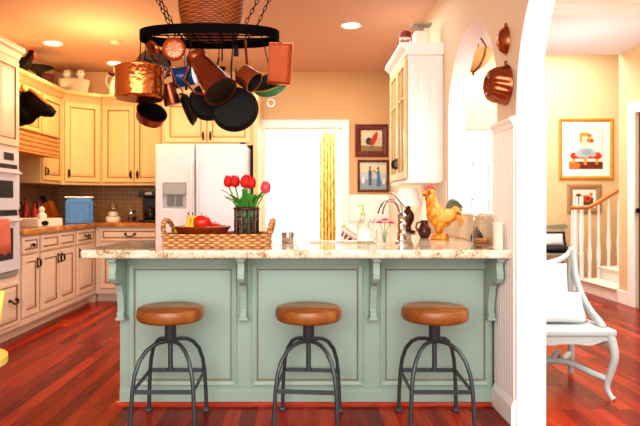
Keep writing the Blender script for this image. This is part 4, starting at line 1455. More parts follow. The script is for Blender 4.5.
def rooster_pic(T, hw, hh):
    canvas(T, hw, hh, fl['c9bfa0'], [
        (fl['8a7a50'], [(-1, -1), (1, -1), (1, -.55), (-1, -.45)]),
        (fl['d9cfae'], [(-1, .2), (1, .3), (1, 1), (-1, 1)]),
        (fl['38443c'], ell(-.25, -.05, .3, .36)),
        (fl['c03020'], [(-.15, -.4), (.05, -.5), (.3, -.3), (.55, .25), (.6, .65), (.4, .75), (.15, .5), (-.05, .05)]),
        (fl['c03020'], ell(.45, .65, .14, .2)),
        (fl['38443c'], [(-.02, -.5), (.02, -.5), (.02, -.75), (-.02, -.75)]),
        (fl['38443c'], [(.14, -.45), (.18, -.45), (.18, -.75), (.14, -.75)])])


def people_pic(T, hw, hh):
    canvas(T, hw, hh, fl['b8c4cc'], [
        (fl['8fa2b0'], [(-1, -1), (1, -1), (1, -.35), (.2, -.2), (-1, -.3)]),
        (fl['d9cfae'], [(-1, .3), (1, .2), (1, .8), (-1, .9)]),
        (fl['55606a'], [(-.33, -.7), (-.12, -.7), (-.1, .3), (-.15, .45), (-.32, .45), (-.36, .3)]),
        (fl['55606a'], ell(-.24, .6, .075, .13)),
        (fl['4a78a8'], [(.25, -.75), (.62, -.75), (.5, .1), (.5, .4), (.3, .4), (.3, .0)]),
        (fl['70604a'], ell(.38, .55, .09, .14)),
        (fl['70604a'], [(.0, .35), (.3, .15), (.3, .25), (.02, .45)]),
        (fl['efe6d2'], ell(-.75, -.3, .12, .25)),
        (fl['efe6d2'], ell(.8, -.4, .1, .2))])


def figure_pic(T, hw, hh):
    canvas(T, hw, hh, fl['70604a'], [
        (fl['f2ead8'], [(-.97, -.97), (.97, -.97), (.97, .97), (-.97, .97)]),
        (fl['6e2a14'], [(-.97, -.97), (.97, -.97), (.97, -.62), (-.97, -.62)]),
        (fl['c87030'], [(-.97, -.97), (-.4, -.97), (-.3, -.75), (-.6, -.62), (-.97, -.62)]),
        (fl['efe6d2'], [(-.97, -.62), (.97, -.62), (.97, -.48), (-.97, -.48)]),
        (fl['d23a1c'], ell(-.68, -.34, .25, .16)), (fl['d23a1c'], ell(.68, -.34, .25, .18)),
        (fl['d23a1c'], [(-.6, -.48), (.6, -.48), (.55, -.3), (-.55, -.3)]),
        (fl['a8b4bc'], [(-.66, -.3), (-.5, -.08), (-.25, .06), (.3, .06), (.5, -.08), (.62, -.3), (.42, -.4), (.22, -.34), (.05, -.5), (-.15, -.4), (-.4, -.42)]),
        (fl['8fa2b0'], [(-.3, -.2), (-.1, .0), (.2, -.02), (.35, -.22), (.1, -.32)]),
        (fl['f4d0b0'], [(-.16, .02), (.14, .02), (.2, .3), (-.2, .3)]),
        (fl['f4d0b0'], ell(-.03, .5, .2, .22)),
        (fl['e8933a'], ell(-.1, .72, .32, .11)), (fl['e8933a'], ell(-.3, .5, .09, .22)),
        (fl['c87030'], ell(.2, .66, .14, .1)),
        (fl['e8933a'], ell(.28, .42, .2, .12)), (fl['d04a20'], ell(.34, .4, .12, .08)), (fl['c87030'], ell(.12, .44, .08, .1)),
        (fl['e8933a'], [(-.1, -.45), (.06, -.45), (.04, -.78), (-.14, -.78)]),
        (fl['e8933a'], [(.58, -.5), (.72, -.5), (.7, -.76), (.56, -.76)]),
        (fl['e8933a'], [(-.75, -.5), (-.62, -.5), (-.64, -.74), (-.78, -.74)])])


def poppies(T, hw, hh):
    canvas(T, hw, hh, fl['efe6d2'], [
        (fl['404c28'], [(-1, -1), (1, -1), (1, .1), (.3, .5), (-1, .2)]),
        (fl['8a1c14'], ell(-.6, .35, .35, .4)), (fl['d23a1c'], ell(.35, -.05, .45, .5)),
        (fl['d23a1c'], ell(-.55, -.45, .32, .35)), (fl['c87030'], ell(.75, .6, .2, .25)),
        (fl['8a1c14'], ell(.35, -.05, .16, .2))])


YW = 7.509
sW = F / YW


def zz(py, s):
    return EYE + (203 - py) / s


picture('framed_print', 'dark framed rooster picture above the couple painting', (355 - 303) / sW, 1.09, zz(157, sW), zz(124.5, sW), YW, M['redwood'], .075, 0, rooster_pic)
picture('framed_print', 'red-brown framed painting of two walking figures below the rooster picture', (357.5 - 303) / sW, 1.10, zz(192, sW), zz(160, sW), YW, M['redwood'], .03, 0, people_pic)
sF = F / 8.599
picture('framed_print', 'large gold framed picture of a seated orange-haired figure on the hall wall', (558.5 - 303) / sF, (613 - 303) / sF, zz(179.5, sF), zz(118.5, sF), 8.599, M['goldframe'], .05, .10, figure_pic)
picture('framed_print', 'small ornate gilt framed poppy picture behind the stair handrail', (567 - 303) / sF, (601 - 303) / sF, zz(213, sF), zz(184, sF), 8.599, M['ornate'], .08, .035, poppies)
# switch plate under the pictures
T = thing('switch_plate', 'white four-gang switch plate below the framed couple painting', 'switch', ((375 - 303) / sW, YW, zz(201, sW)))
MB().box(-.11, .11, -.008, 0, -.055, .055).build('plate', M['plate'], T, bevel=.004)
for i in range(4):
    MB().box(-.085 + i * .048, -.062 + i * .048, -.014, -.008, -.03, .03).build('switch', M['plate'], T, bevel=.002)

# ------------------------------------------------------------------ left run: counter things
ZL = CT + .0465
T = thing('bread_box', 'speckled blue metal bread box in the corner of the gold worktop', 'box', (-2.56, 6.68, ZL), math.radians(24))
k = MB().prism([(-.15, 0), (.15, 0), (.15, .24), (.135, .275), (.1, .29), (-.1, .29), (-.135, .275), (-.15, .24)], -.1, .1, 'xz')
k.build('box_body', M['bluebox'], T, bevel=.008)
MB().rings(-.125, .125, .03, .25, [(0, -.106, 0), (.014, -.106, 0), (.02, -.102, 0)], back=-.1).build('front_panel', M['bluebox'], T)
MB().tube([(-.06, 0, .29), (-.05, 0, .31), (.05, 0, .31), (.06, 0, .29)], .006, 8).build('handle', M['black'], T, 60)
for sx in (-.12, .12):
    for sy in (-.08, .08):
        pass
MB().box(-.155, .155, -.105, .105, .292, .302).build('lid_trim', M['steel'], T, bevel=.003)
# shelf-tray with figurine
T = thing('cream_tray', 'cream wooden box tray with a dark oval on the gold worktop', 'tray', (-2.60, 5.80, ZL), math.radians(80))
MB().box(-.2, .2, -.11, .11, .001, .01).box(-.2, .2, -.11, -.10, .01, .075).box(-.2, .2, .10, .11, .01, .085).box(-.2, -.19, -.1, .1, .01, .08).box(.19, .2, -.1, .1, .01, .08).build('tray_box', M['cer'], T, bevel=.003)
k = MB(Matrix.Translation((-.1, -.112, .036)) @ Matrix.Rotation(PI / 2, 4, 'X'))
k.lathe([(.03, 0), (.03, .006), (.02, .01)], 20, sx=1.8, sy=.8).build('dark_oval', M['black'], T, 40)
T = thing('figurine', 'small cream figurine standing in the cream tray', 'figurine', (-2.60, 5.82, ZL + .0105))
MB().lathe([(.045, 0), (.048, .02), (.04, .07), (.045, .1), (.03, .12), (.02, .13), (.03, .145), (.03, .165), (.015, .185), (.002, .19)], 20).build('figurine_body', M['cer'], T, 50)
MB().ball((.0, -.03, .09), (.02, .016, .03), 10, 8).ball((.035, 0, .085), (.016, .02, .03), 10, 8).build('arm', M['cer'], T, 60)
# red bottles and knife block
for i, (x, y, h_, lb) in enumerate(((-2.95, 6.22, .28, 'tall red bottle behind the cream tray on the gold worktop'), (-2.92, 6.36, .24, 'short red bottle next to the tall one on the gold worktop'), (-2.95, 6.52, .29, 'dark red oil bottle beside the wooden knife block'))):
    T = thing('red_bottle', lb, 'bottle', (x, y, ZL), 0, 'red bottles on the worktop')
    MB().lathe([(.0005, .001), (.038, .001), (.04, .006), (.04, h_ * .6), (.016, h_ * .78), (.015, h_ * .95), (.0005, h_ * .95)], 18, cap=(False, False)).build('bottle_body', plain('bottle_red', ('8a1a12', 'a82818', '5a120c')[i], .2), T, 50)
    MB().lathe([(.017, h_ * .951), (.017, h_), (.003, h_ + .003)], 14).build('cap', M['black'], T, 40)
T = thing('knife_block', 'orange-brown wooden knife block behind the bread box', 'knife block', (-2.93, 6.80, ZL), L90)
k = MB().prism([(-.07, .001), (.09, .001), (.12, .2), (.0, .26), (-.07, .1)], -.055, .055, 'yz')
k.build('block', wood('block_wood', [(.3, '9a4a18'), (.7, 'c06a28')], (10, 10, 3), .4), T, bevel=.005)
for i in range(4):
    x = -.036 + .024 * i
    MB().box(x - .008, x + .008, -.012, .012, 0, .1).build('knife_handle', M['black'], T, bevel=.004)
    T.children[-1].matrix_local = Matrix.Translation((0, .06, .225)) @ Matrix.Rotation(-.46, 4, 'X')
T = thing('potted_herb', 'dark leafy herb in a small black pot behind the cream tray', 'plant', (-2.93, 5.92, ZL))
MB().lathe([(.0005, .001), (.045, .001), (.06, .1), (.056, .1), (.0005, .09)], 18, cap=(False, False)).build('pot', M['blackp'], T, 45)
k = MB()
for q in range(60):
    a, e, r_ = random.random() * 6.28, random.random() * 1.4, random.uniform(.05, .11)
    c_ = Vector((r_ * math.cos(a) * math.cos(e), r_ * math.sin(a) * math.cos(e), .13 + 1.2 * r_ * math.sin(e)))
    k.M = Matrix.Translation(c_) @ Euler((random.random() * 3, random.random() * 3, a)).to_matrix().to_4x4()
    k.ball((0, 0, 0), (.018, .012, .002), 6, 4)
k.M = Matrix()
for q in range(9):
    a = q * .7
    k.tube([(0, 0, .08), (.06 * math.cos(a), .06 * math.sin(a), .2)], .002, 5)
k.build('foliage', plain('dark_leaf', '1e2a18', .5, var=.3), T)
# jars
T = thing('oil_bottle', 'clear stoppered glass bottle next to the blue bread box', 'bottle', (-2.53, 7.12, ZL))
MB().lathe([(.0005, .001), (.04, .001), (.042, .006), (.042, .12), (.018, .16), (.016, .2), (.0005, .2)], 20, cap=(False, False)).build('bottle_body', M['glassg'], T, 40)
MB().lathe([(.015, .2005), (.02, .22), (.004, .235)], 14).build('stopper', M['steel'], T, 40)
for i, (x, lb) in enumerate(((-2.31, 'glass jar standing on a cream pedestal on the back worktop'), (-2.09, 'glass jar with metal lid directly beside the coffee maker'))):
    T = thing('storage_jar', lb, 'jar', (x, 7.12, ZL), 0, 'storage jars on the back worktop')
    z = 0
    if i == 0:
        MB().lathe([(.08, .001), (.085, .01), (.085, .06), (.08, .066)], 28).build('pedestal', M['cer'], T, 40)
        z = .066
    MB().lathe([(.0005, z + .001), (.06, z + .001), (.065, z + .008), (.065, z + .1), (.05, z + .115), (.0005, z + .116)], 24, cap=(False, False)).build('jar_body', M['glass'], T, 40)
    MB().lathe([(.053, z + .1165), (.055, z + .135), (.02, z + .15), (.012, z + .155), (.016, z + .17), (.002, z + .175)], 20).build('lid', M['steel'], T, 40)
    MB().lathe([(.0005, z + .009), (.058, z + .009), (.058, z + .06), (.0005, z + .062)], 20, cap=(False, False)).build('contents', (M['paper'], M['darkwood'])[i], T, 40)
T = thing('coffee_maker', 'black coffee maker on the worktop beside the refrigerator', 'coffee maker', (-1.82, 7.05, ZL))
MB().box(-.12, .12, -.16, .12, .001, .03).build('base', M['blackp'], T, bevel=.008)
MB().box(-.12, .12, .02, .12, .03, .30).build('tower', M['blackp'], T, bevel=.008)
MB().box(-.12, .12, -.16, .12, .301, .385).build('brew_head', M['blackp'], T, bevel=.012)
kk = MB().lathe([(.0005, .031), (.06, .031), (.075, .06), (.07, .13), (.05, .165), (.055, .175), (.05, .175), (.045, .165), (.065, .128), (.07, .06), (.0005, .036)], 24, c=(0, -.07, 0), cap=(False, False)).build('carafe', M['blackp'], T, 40)
MB().tube([(0, -.14, .15), (0, -.185, .14), (0, -.185, .08), (0, -.14, .06)], .008, 8).build('handle', M['blackp'], kk, 60)
MB().box(-.04, .04, -.163, -.16, .33, .36).build('control_strip', M['grey'], T)

# cow head above the hood
T = thing('cow_head', 'black and brown cow head sculpture mounted above the range hood', 'sculpture', (-2.852, 5.62, 2.08))
k = MB()
k.tube([(.03, 0, -.03), (.12, -.01, -.03), (.2, -.02, .02)], [.17, .155, .125], 16)
k.ball((.20, -.02, -.09), (.095, .09, .08), 16, 10)
k.ball((.27, -.02, -.03), (.085, .085, .085), 16, 10)
k.ball((.235, -.02, .06), (.10, .09, .10), 18, 12)
k.tube([(.26, -.02, .04), (.35, -.02, -.01), (.42, -.02, -.04)], [.105, .08, .064], 14)
k.ball((.43, -.02, -.042), (.052, .06, .056), 14, 10)
k.ball((.31, -.02, .06), (.06, .06, .05), 12, 8)
k.build('head', M['cow'], T, remesh=.011)
MB().prism([(.0, -.16), (.015, -.16), (.015, .12), (0, .12)], -.12, .12, 'xz').build('mounting_plaque', M['darkwood'], T, bevel=.004)
k = MB()
k.tube([(.25, -.04, .165), (.30, -.04, .135), (.36, -.04, .078), (.43, -.04, .02)], [(.04, .02), (.048, .02), (.04, .018), (.022, .014)], 10)
k.build('blaze', M['cowb'], T, 70)
for s_ in (-1, 1):
    e = MB()
    e.tube([(.22, -.02 + s_ * .07, .11), (.215, -.02 + s_ * .13, .12), (.21, -.02 + s_ * .19, .09)], [(.02, .012), (.036, .014), (.008, .006)], 10)
    e.build('ear', M['cow'], T, 60)
    e = MB()
    e.tube([(.21, -.02 + s_ * .05, .14), (.205, -.02 + s_ * .095, .165), (.215, -.02 + s_ * .115, .205)], [.02, .014, .003], 10)
    e.build('horn', M['cowb'], T, 60)
    MB().ball((.285, -.02 + s_ * .066, .07), (.013, .008, .012), 10, 8).build('eye', M['blackp'], T, 60)
    MB().ball((.478, -.02 + s_ * .022, -.035), (.008, .01, .008), 8, 6).build('nostril', M['blackp'], T, 60)

# tops of the left cabinets
ZK = 2.4855
zt = ZU1 + CR + .001


def up(px, Y):
    return (px - 303) * Y / F


T = thing('black_hen', 'black hen figurine with red face on the cabinet top beside the oven tower', 'figurine', (-2.93, 6.08, zt), .3)
k = MB()
k.ball((0, 0, .12), (.1, .07, .075), 16, 10).tube([(.05, 0, .14), (.085, 0, .2), (.095, 0, .24)], [.055, .04, .03], 12).ball((.1, 0, .245), .034, 12, 8)
k.tube([(-.06, 0, .14), (-.12, 0, .2), (-.14, 0, .25)], [.05, .035, .01], 10).lathe([(.06, .0), (.065, .02), (.04, .06)], 14)
k.build('body', M['cow'], T, remesh=.009)
MB().ball((.128, 0, .225), (.016, .02, .03), 10, 8).prism([(.07, .27), (.08, .3), (.095, .28), (.105, .305), (.12, .28), (.13, .29), (.125, .26)], -.007, .007, 'xz').build('comb', M['comb'], T, 60)
T = thing('black_hat', 'black wide-brimmed round-topped dish on the cabinet top near the corner', 'dish', (-2.9, 6.42, zt + .0), .2)
MB().lathe([(.0005, .001), (.05, .001), (.05, .02), (.025, .05), (.025, .09), (.08, .13), (.15, .16), (.155, .17), (.14, .17), (.07, .145), (.0005, .13)], 28, cap=(False, False)).build('pedestal_dish', M['cow'], T, 50)
T.name = 'pedestal_dish'
T['label'] = 'black wide-rimmed pedestal dish on the cabinet top near the corner'
T = thing('wooden_caddy', 'small brown wooden caddy beside the black pedestal dish', 'caddy', (-2.93, 6.68, zt), .9)
MB().box(-.07, .07, -.05, .05, .001, .15).build('caddy_box', M['darkwood'], T, bevel=.005)
MB().tube([(-.06, 0, .15), (-.05, 0, .22), (.05, 0, .22), (.06, 0, .15)], .008, 8).build('handle', M['hoodwood'], T, 60)
bx = Vector((-2.78, 7.1, zt))
T = thing('white_basket', 'low whitewashed wicker basket on top of the corner cabinet', 'basket', tuple(bx))
MB().lathe([(.0005, .001), (.14, .001), (.16, .02), (.185, .13), (.19, .165), (.175, .165), (.15, .03), (.0005, .02)], 32, cap=(False, False), sy=.75).build('woven_body', M['wickw'], T, 50)
for i, (dx, lb) in enumerate(((-.08, 'rounded cream ceramic rabbit sitting up in the white basket by the oven side'), (.085, 'rounded cream ceramic rabbit sitting up in the white basket by the pitcher side'))):
    T = thing('ceramic_rabbit', lb, 'figurine', (bx.x + dx, bx.y, bx.z + .021), 0, 'rabbits in the white basket')
    k = MB()
    k.ball((0, 0, .09), (.06, .055, .09), 14, 10).ball((0, -.015, .215), (.05, .05, .055), 14, 10)
    k.tube([(-.02, 0, .24), (-.026, .01, .27)], [.022, .014], 8).tube([(.02, 0, .24), (.026, .01, .27)], [.022, .014], 8)
    k.build('body', M['cer'], T, remesh=.008)
    MB().ball((-.018, -.062, .225), .006, 8, 6).ball((.018, -.062, .225), .006, 8, 6).build('eye', M['blackp'], T, 60)
T = thing('pitcher', 'pale cream ceramic pitcher on the cabinet top behind the stockpot', 'pitcher', (-2.33, 7.34, zt))
MB().lathe([(.0005, .001), (.075, .001), (.085, .01), (.105, .09), (.095, .17), (.065, .23), (.06, .26), (.075, .29), (.07, .29), (.054, .258), (.0005, .2)], 28, cap=(False, False)).build('pitcher_body', M['cer'], T, 50)
MB().tube([(-.06, 0, .27), (-.12, 0, .275), (-.145, 0, .22), (-.13, 0, .16), (-.1, 0, .11)], .011, 8).build('handle', M['cer'], T, 60)

# ------------------------------------------------------------------ ceiling fittings
for px, y, lb in ((53, 6.15, 'round recessed ceiling light nearest the oven tower'), (115, 7.03, 'round recessed ceiling light above the back corner cabinets'), (351, 5.53, 'round recessed ceiling light in front of the bright doorway')):
    T = thing('ceiling_light', lb, 'light', ((px - 303) * y / F, y, HK), 0, 'recessed ceiling lights')
    MB().lathe([(.075, -.001), (.1, -.001), (.102, -.008), (.095, -.012), (.078, -.006)], 32, cap=(False, False)).build('trim_ring', M['white'], T, 40)
    MB().lathe([(.0005, -.003), (.078, -.003)], 32, cap=(False, False)).build('lens', M['bulb'], T)
T = thing('smoke_detector', 'small round white smoke detector on the kitchen ceiling', 'smoke detector', (up(115, 6.08), 6.08, HK))
MB().lathe([(.06, 0), (.06, -.02), (.045, -.035), (.0005, -.036)], 24, cap=(True, False)).build('detector_case', plain('tan_plastic', 'd9b39a', .5), T, 40)
T = thing('pendant_bowl_light', 'alabaster bowl ceiling light with bronze straps seen through the small arch', 'light', (1.60, 5.5, 2.40))
MB().lathe([(.02, 0), (.09, .035), (.15, .1), (.18, .19), (.175, .19), (.145, .1), (.08, .04), (.0005, .012)], 28, cap=(True, False)).build('bowl_shade', M['alabaster'], T, 50)
k = MB()
for q in range(3):
    a = q * 2 * PI / 3 + .9
    k.tube([(.02 * math.cos(a), .02 * math.sin(a), -.004), (.095 * math.cos(a), .095 * math.sin(a), .03), (.156 * math.cos(a), .156 * math.sin(a), .098), (.186 * math.cos(a), .186 * math.sin(a), .19), (.02 * math.cos(a), .02 * math.sin(a), .40)], .008, 6)
k.build('strap', M['copper_d'], T, 60)
MB().lathe([(.004, -.04), (.014, -.03), (.01, -.015), (.022, -.002), (.004, .0)], 14).build('finial', M['copper_d'], T, 50)
MB().lathe([(.06, .50), (.06, .485), (.02, .46), (.012, .46), (.012, .39), (.03, .385)], 18).build('canopy', M['copper_d'], T, 50)

# ------------------------------------------------------------------ curtains in the sunroom
def curtain(x0, x1, y, z0, z1, lb):
    T = thing('curtain', lb, 'curtain', ((x0 + x1) / 2, y, 0), 0, 'sunroom curtains')
    w = (x1 - x0) / 2
    vs, fs = [], []
    n_ = 48
    for j, z in enumerate((z0, z0 + .5, z1 - .4, z1 - .12, z1)):
        for i in range(n_ + 1):
            u = i / n_
            amp = .04 if j < 4 else .025
            vs.append((-w + 2 * w * u * (1 if j != 2 else .97), amp * math.sin(u * 2 * PI * 5), z))
    for j in range(4):
        for i in range(n_):
            a = j * (n_ + 1) + i
            fs.append((a, a + 1, a + n_ + 2, a + n_ + 1))
    k = MB()
    k.add(vs, fs)
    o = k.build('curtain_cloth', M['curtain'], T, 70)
    s_ = o.modifiers.new('t', 'SOLIDIFY')
    s_.thickness = .004
    return T


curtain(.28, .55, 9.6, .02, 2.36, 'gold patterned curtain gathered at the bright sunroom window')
T = thing('curtain_rod', 'thin pale rod carrying the gold curtain in the sunroom', 'curtain rod', (0, 9.6, 2.375))
MB(Matrix.Rotation(PI / 2, 4, 'Y')).lathe([(.012, -1.9), (.012, 1.0)], 12).build('rod', M['cer'], T, 40)
MB().ball((1.02, 0, 0), .022, 10, 8).build('finial', M['cer'], T, 50)

# ------------------------------------------------------------------ dining side
def skin(name, mat, parent, pts, rad, flat_=None, n=10):
    return MB().tube(pts, rad, n, flat=flat_).build(name, mat, parent, 60)


def smoothpts(pts, k=4):
    """Catmull-Rom through the points"""
    pts = [Vector(p) for p in pts]
    out = []
    for i in range(len(pts) - 1):
        p0, p1, p2, p3 = pts[max(i - 1, 0)], pts[i], pts[i + 1], pts[min(i + 2, len(pts) - 1)]
        for j in range(k):
            t = j / k
            out.append(.5 * ((2 * p1) + (p2 - p0) * t + (2 * p0 - 5 * p1 + 4 * p2 - p3) * t * t + (3 * p1 - p0 - 3 * p2 + p3) * t ** 3))
    out.append(pts[-1])
    return out


AX0, AX1, AY0, AY1 = 1.30, 1.85, 3.44, 4.0
T = thing('armchair', 'white painted carved armchair with cabriole legs behind the white wall', 'chair', ((AX0 + AX1) / 2, AY0, 0))
hw = (AX1 - AX0) / 2
st_ = M['settee']
k = MB().prism([(-hw, 0), (hw, 0), (hw - .01, .56), (-hw + .01, .56)], .375, .415)
k.build('seat', st_, T, bevel=.012, seg=3)
k = MB()
ap = [(-hw + .03, .375), (hw - .03, .375), (hw - .03, .30)] + [(hw - .05 - t * (2 * hw - .1), .335 + .014 * math.cos(t * 4 * PI) - .02 * math.exp(-((t - .5) / .12) ** 2)) for t in [q / 20 for q in range(21)]] + [(-hw + .03, .30)]
k.prism(ap, .012, .035, 'xz')
k.build('apron', st_, T, bevel=.004)
for sx in (-1, 1):
    k = MB().prism([(.04, .375), (.52, .375), (.52, .31), (.28, .335), (.04, .31)], sx * (hw - .03), sx * (hw - .05), 'yz')
    k.build('side_apron', st_, T, bevel=.004)
    pts = smoothpts([(sx * (hw - .035), .03, .385), (sx * (hw - .02), .02, .33), (sx * (hw - .012), .01, .25), (sx * (hw - .03), .025, .15), (sx * (hw - .045), .035, .07), (sx * (hw - .03), .02, .02), (sx * (hw - .02), .012, .004)])
    rad = [.03 - .014 * min(1, i / 18) for i in range(len(pts))]
    rad[-2:] = [.02, .024]
    lg = MB().tube(pts, rad, 10).build('leg', st_, T, 60)
    pts = smoothpts([(sx * (hw - .04), .52, .385), (sx * (hw - .04), .525, .28), (sx * (hw - .035), .52, .15), (sx * (hw - .025), .545, .03), (sx * (hw - .025), .55, .004)])
    MB().tube(pts, [.024 - .008 * i / len(pts) for i in range(len(pts))], 10).build('leg', st_, T, 60)
    # curved stretcher from front leg to middle, scrolled to the back
    pts = smoothpts([(sx * (hw - .045), .04, .115), (sx * .16, .1, .14), (sx * .08, .2, .17), (0, .28, .16)])
    MB().tube(pts, [(.016, .02)] * len(pts), 8).build('stretcher', st_, T, 60)
    pts = smoothpts([(0, .28, .16), (sx * .08, .36, .2), (sx * .12, .42, .16), (sx * .16, .46, .12), (sx * (hw - .04), .52, .15)])
    MB().tube(pts, [(.016, .02)] * len(pts), 8).build('stretcher', st_, T, 60)
    # sweeping arm from the back top to the seat front
    pts = smoothpts([(sx * (hw - .03), .54, .40), (sx * (hw - .025), .55, .60), (sx * (hw - .018), .555, .76), (sx * (hw - .012), .56, .87)])
    MB().tube(pts, .02, 10).build('back_post', st_, T, 60)
    pts = smoothpts([(sx * (hw - .012), .545, .84), (sx * (hw - .015), .50, .68), (sx * (hw - .022), .40, .56), (sx * (hw - .03), .26, .475), (sx * (hw - .045), .12, .435), (sx * (hw - .05), .06, .41)])
    MB().tube(pts, [(.03, .018)] * len(pts), 10).build('arm', st_, T, 60)
k = MB().prism([(-hw + .06, .42), (hw - .06, .42), (hw - .07, .74), (hw - .12, .745), (0, .72), (-hw + .12, .745), (-hw + .07, .74)], .525, .56, 'xz')
k.build('backrest', M['fabric'], T, bevel=.02, seg=3)
MB().tube(smoothpts([(-hw + .012, .56, .86), (-hw + .04, .56, .81), (-.15, .555, .765), (0, .55, .74), (.15, .555, .765), (hw - .04, .56, .81), (hw - .012, .56, .86)]), .02, 10).build('crest_rail', st_, T, 60)


def pillow(name, lb, cat, MM, w, h, t, mat, group=None, m2=None):
    k = MB()
    n_ = 14
    for sgn in (-1, 1):
        vs, fs = [], []
        for i in range(n_ + 1):
            for j in range(n_ + 1):
                u, v = 2 * i / n_ - 1, 2 * j / n_ - 1
                th = t * ((1 - u ** 4) * (1 - v ** 4)) ** .6
                pin = 1 - .07 * (1 - abs(u * v)) * (abs(u) ** 3 + abs(v) ** 3) / 2
                vs.append((u * w * pin, sgn * th, v * h * pin))
        for i in range(n_):
            for j in range(n_):
                a = i * (n_ + 1) + j
                fs.append((a, a + 1, a + n_ + 2, a + n_ + 1))
        k.add(vs, fs)
    o = k.build(name, mat, None, 70)
    o.matrix_world = MM
    bm_ = bmesh.new()
    bm_.from_mesh(o.data)
    bmesh.ops.remove_doubles(bm_, verts=bm_.verts, dist=1e-4)
    bm_.to_mesh(o.data)
    bm_.free()
    return tag(o, lb, cat, group)


pillow('pillow', 'plump white pillow leaning on the armchair back, behind the lower pillow', 'pillow', Matrix.Translation((1.555, 3.862, .60)) @ Matrix.Rotation(-.2, 4, 'X'), .20, .165, .065, M['fabric'])
pillow('pillow', 'low white seat pillow at the front of the armchair', 'pillow', Matrix.Translation((1.565, 3.66, .512)) @ Matrix.Rotation(-.5, 4, 'X'), .195, .10, .06, M['fabric'])

# staircase
T = thing('staircase', 'pale staircase with white balusters and oak handrail in the hall', 'staircase', (3.69, 6.88, 0))
for i in range(6):
    k = MB().box(.27 * i, .27 * 6 + .4, 0, .97, .16 * i, .16 * i + .135)
    so = k.build('riser', M['riser'], T)
    MB().box(.27 * i - .03, .27 * (i + 1), -.0, .99, .16 * i + .135, .16 * (i + 1)).build('tread', M['carpet'], so, bevel=.008)


def baluster(x, z0, z1):
    k = MB().lathe([(.021, z0), (.021, z0 + .14), (.026, z0 + .15), (.018, z0 + .17), (.026, z0 + .24), (.029, z0 + .32), (.018, z0 + .5), (.015, z1)], 12, c=(x, .92, 0))
    return k.build('baluster', M['white'], T, 50)


slope = .16 / .27
rz = lambda x: 1.08 + max(0, x - .12) * slope
for a in range(5):
    q = 2 * PI * a / 5
    x = -.03 + .06 * math.cos(q)
    k = MB().lathe([(.02, .0), (.02, .3), (.025, .33), (.017, .36), (.025, .6), (.016, 1.09)], 12, c=(x, .92 + .06 * math.sin(q) - .0, .161 if x > -.02 else .0))
    if x <= -.02:
        k = MB().lathe([(.02, .0), (.02, .3), (.025, .33), (.017, .36), (.025, .6), (.016, 1.09)], 12, c=(x, .92 + .06 * math.sin(q), .0))
    k.build('newel_post', M['white'], T, 50)
for x in (.13, .25, .385, .52, .655, .79, .925, 1.06):
    st_i = int(x / .27)
    baluster(x, .16 * (st_i + 1) + .001, rz(x) + .01)
hp_ = smoothpts([(-.03 + .06 * math.cos(t), .92 + .06 * math.sin(t), 1.10) for t in (2.6, 3.8, 5.0, 6.2)] + [(.1, .92, 1.10), (.2, .92, rz(.2) + .02), (.5, .92, rz(.5) + .02), (1.3, .92, rz(1.3) + .02)])
MB().tube(hp_, [(.032, .027)] * len(hp_), 10).build('handrail', M['rail'], T, 60)
T = thing('stair_basket', 'small brown basket sitting on the third step of the staircase', 'basket', (4.36, 7.42, .4805))
MB().lathe([(.0005, .001), (.06, .001), (.065, .01), (.085, .12), (.088, .13), (.08, .13), (.06, .012), (.0005, .01)], 20, cap=(False, False)).build('woven_body', M['wickd'], T, 50)
MB().tube([(-.08, 0, .125), (-.06, 0, .2), (0, 0, .23), (.06, 0, .2), (.08, 0, .125)], .008, 8).build('handle', M['wickd'], T, 60)

# grey hall chair with black-edged cushion
T = thing('hall_chair', 'weathered grey wooden chair against the hall wall beneath the poppy picture', 'chair', (3.56, 7.97, 0), .12)
gp = M['greyp']
MB().prism([(-.25, 0), (.25, 0), (.22, .42), (-.22, .42)], .44, .475).build('seat', gp, T, bevel=.01)
for sx in (-1, 1):
    skin('leg', gp, T, [(sx * .22, .03, .44), (sx * .225, .02, .2), (sx * .22, .01, 0)], [.022, .018, .014])
    skin('leg', gp, T, [(sx * .2, .38, .44), (sx * .205, .4, .2), (sx * .21, .43, 0)], [.022, .018, .014])
    skin('back_post', gp, T, [(sx * .2, .39, .44), (sx * .22, .42, .62), (sx * .25, .46, .81)], [.02, .018, .016])
MB().prism([(-.31, .795), (.31, .795), (.33, .83), (.27, .865), (0, .85), (-.27, .865), (-.33, .83)], .44, .48, 'xz').build('crest_rail', gp, T, bevel=.008)
MB().box(-.2, .2, .42, .44, .56, .59).build('back_slat', gp, T, bevel=.004)
MB().box(-.2, .2, .19, .21, .2, .225).build('stretcher', gp, T, bevel=.004)
pillow('cushion', 'black seat cushion lying on the grey hall chair', 'cushion', Matrix.Translation((3.535, 8.16, .522)) @ Matrix.Rotation(.12, 4, 'Z') @ Matrix.Rotation(PI / 2, 4, 'X'), .22, .19, .045, M['blackf'])
pillow('cushion', 'black cushion standing at the back of the grey hall chair', 'cushion', Matrix.Translation((3.545, 8.31, .655)) @ Matrix.Rotation(.12, 4, 'Z') @ Matrix.Rotation(-.2, 4, 'X'), .20, .105, .035, M['blackf'])
pillow('cushion', 'white cushion leaning on the black one on the hall chair', 'cushion', Matrix.Translation((3.51, 8.20, .648)) @ Matrix.Rotation(.12, 4, 'Z') @ Matrix.Rotation(-.25, 4, 'X'), .15, .085, .035, M['fabric'])

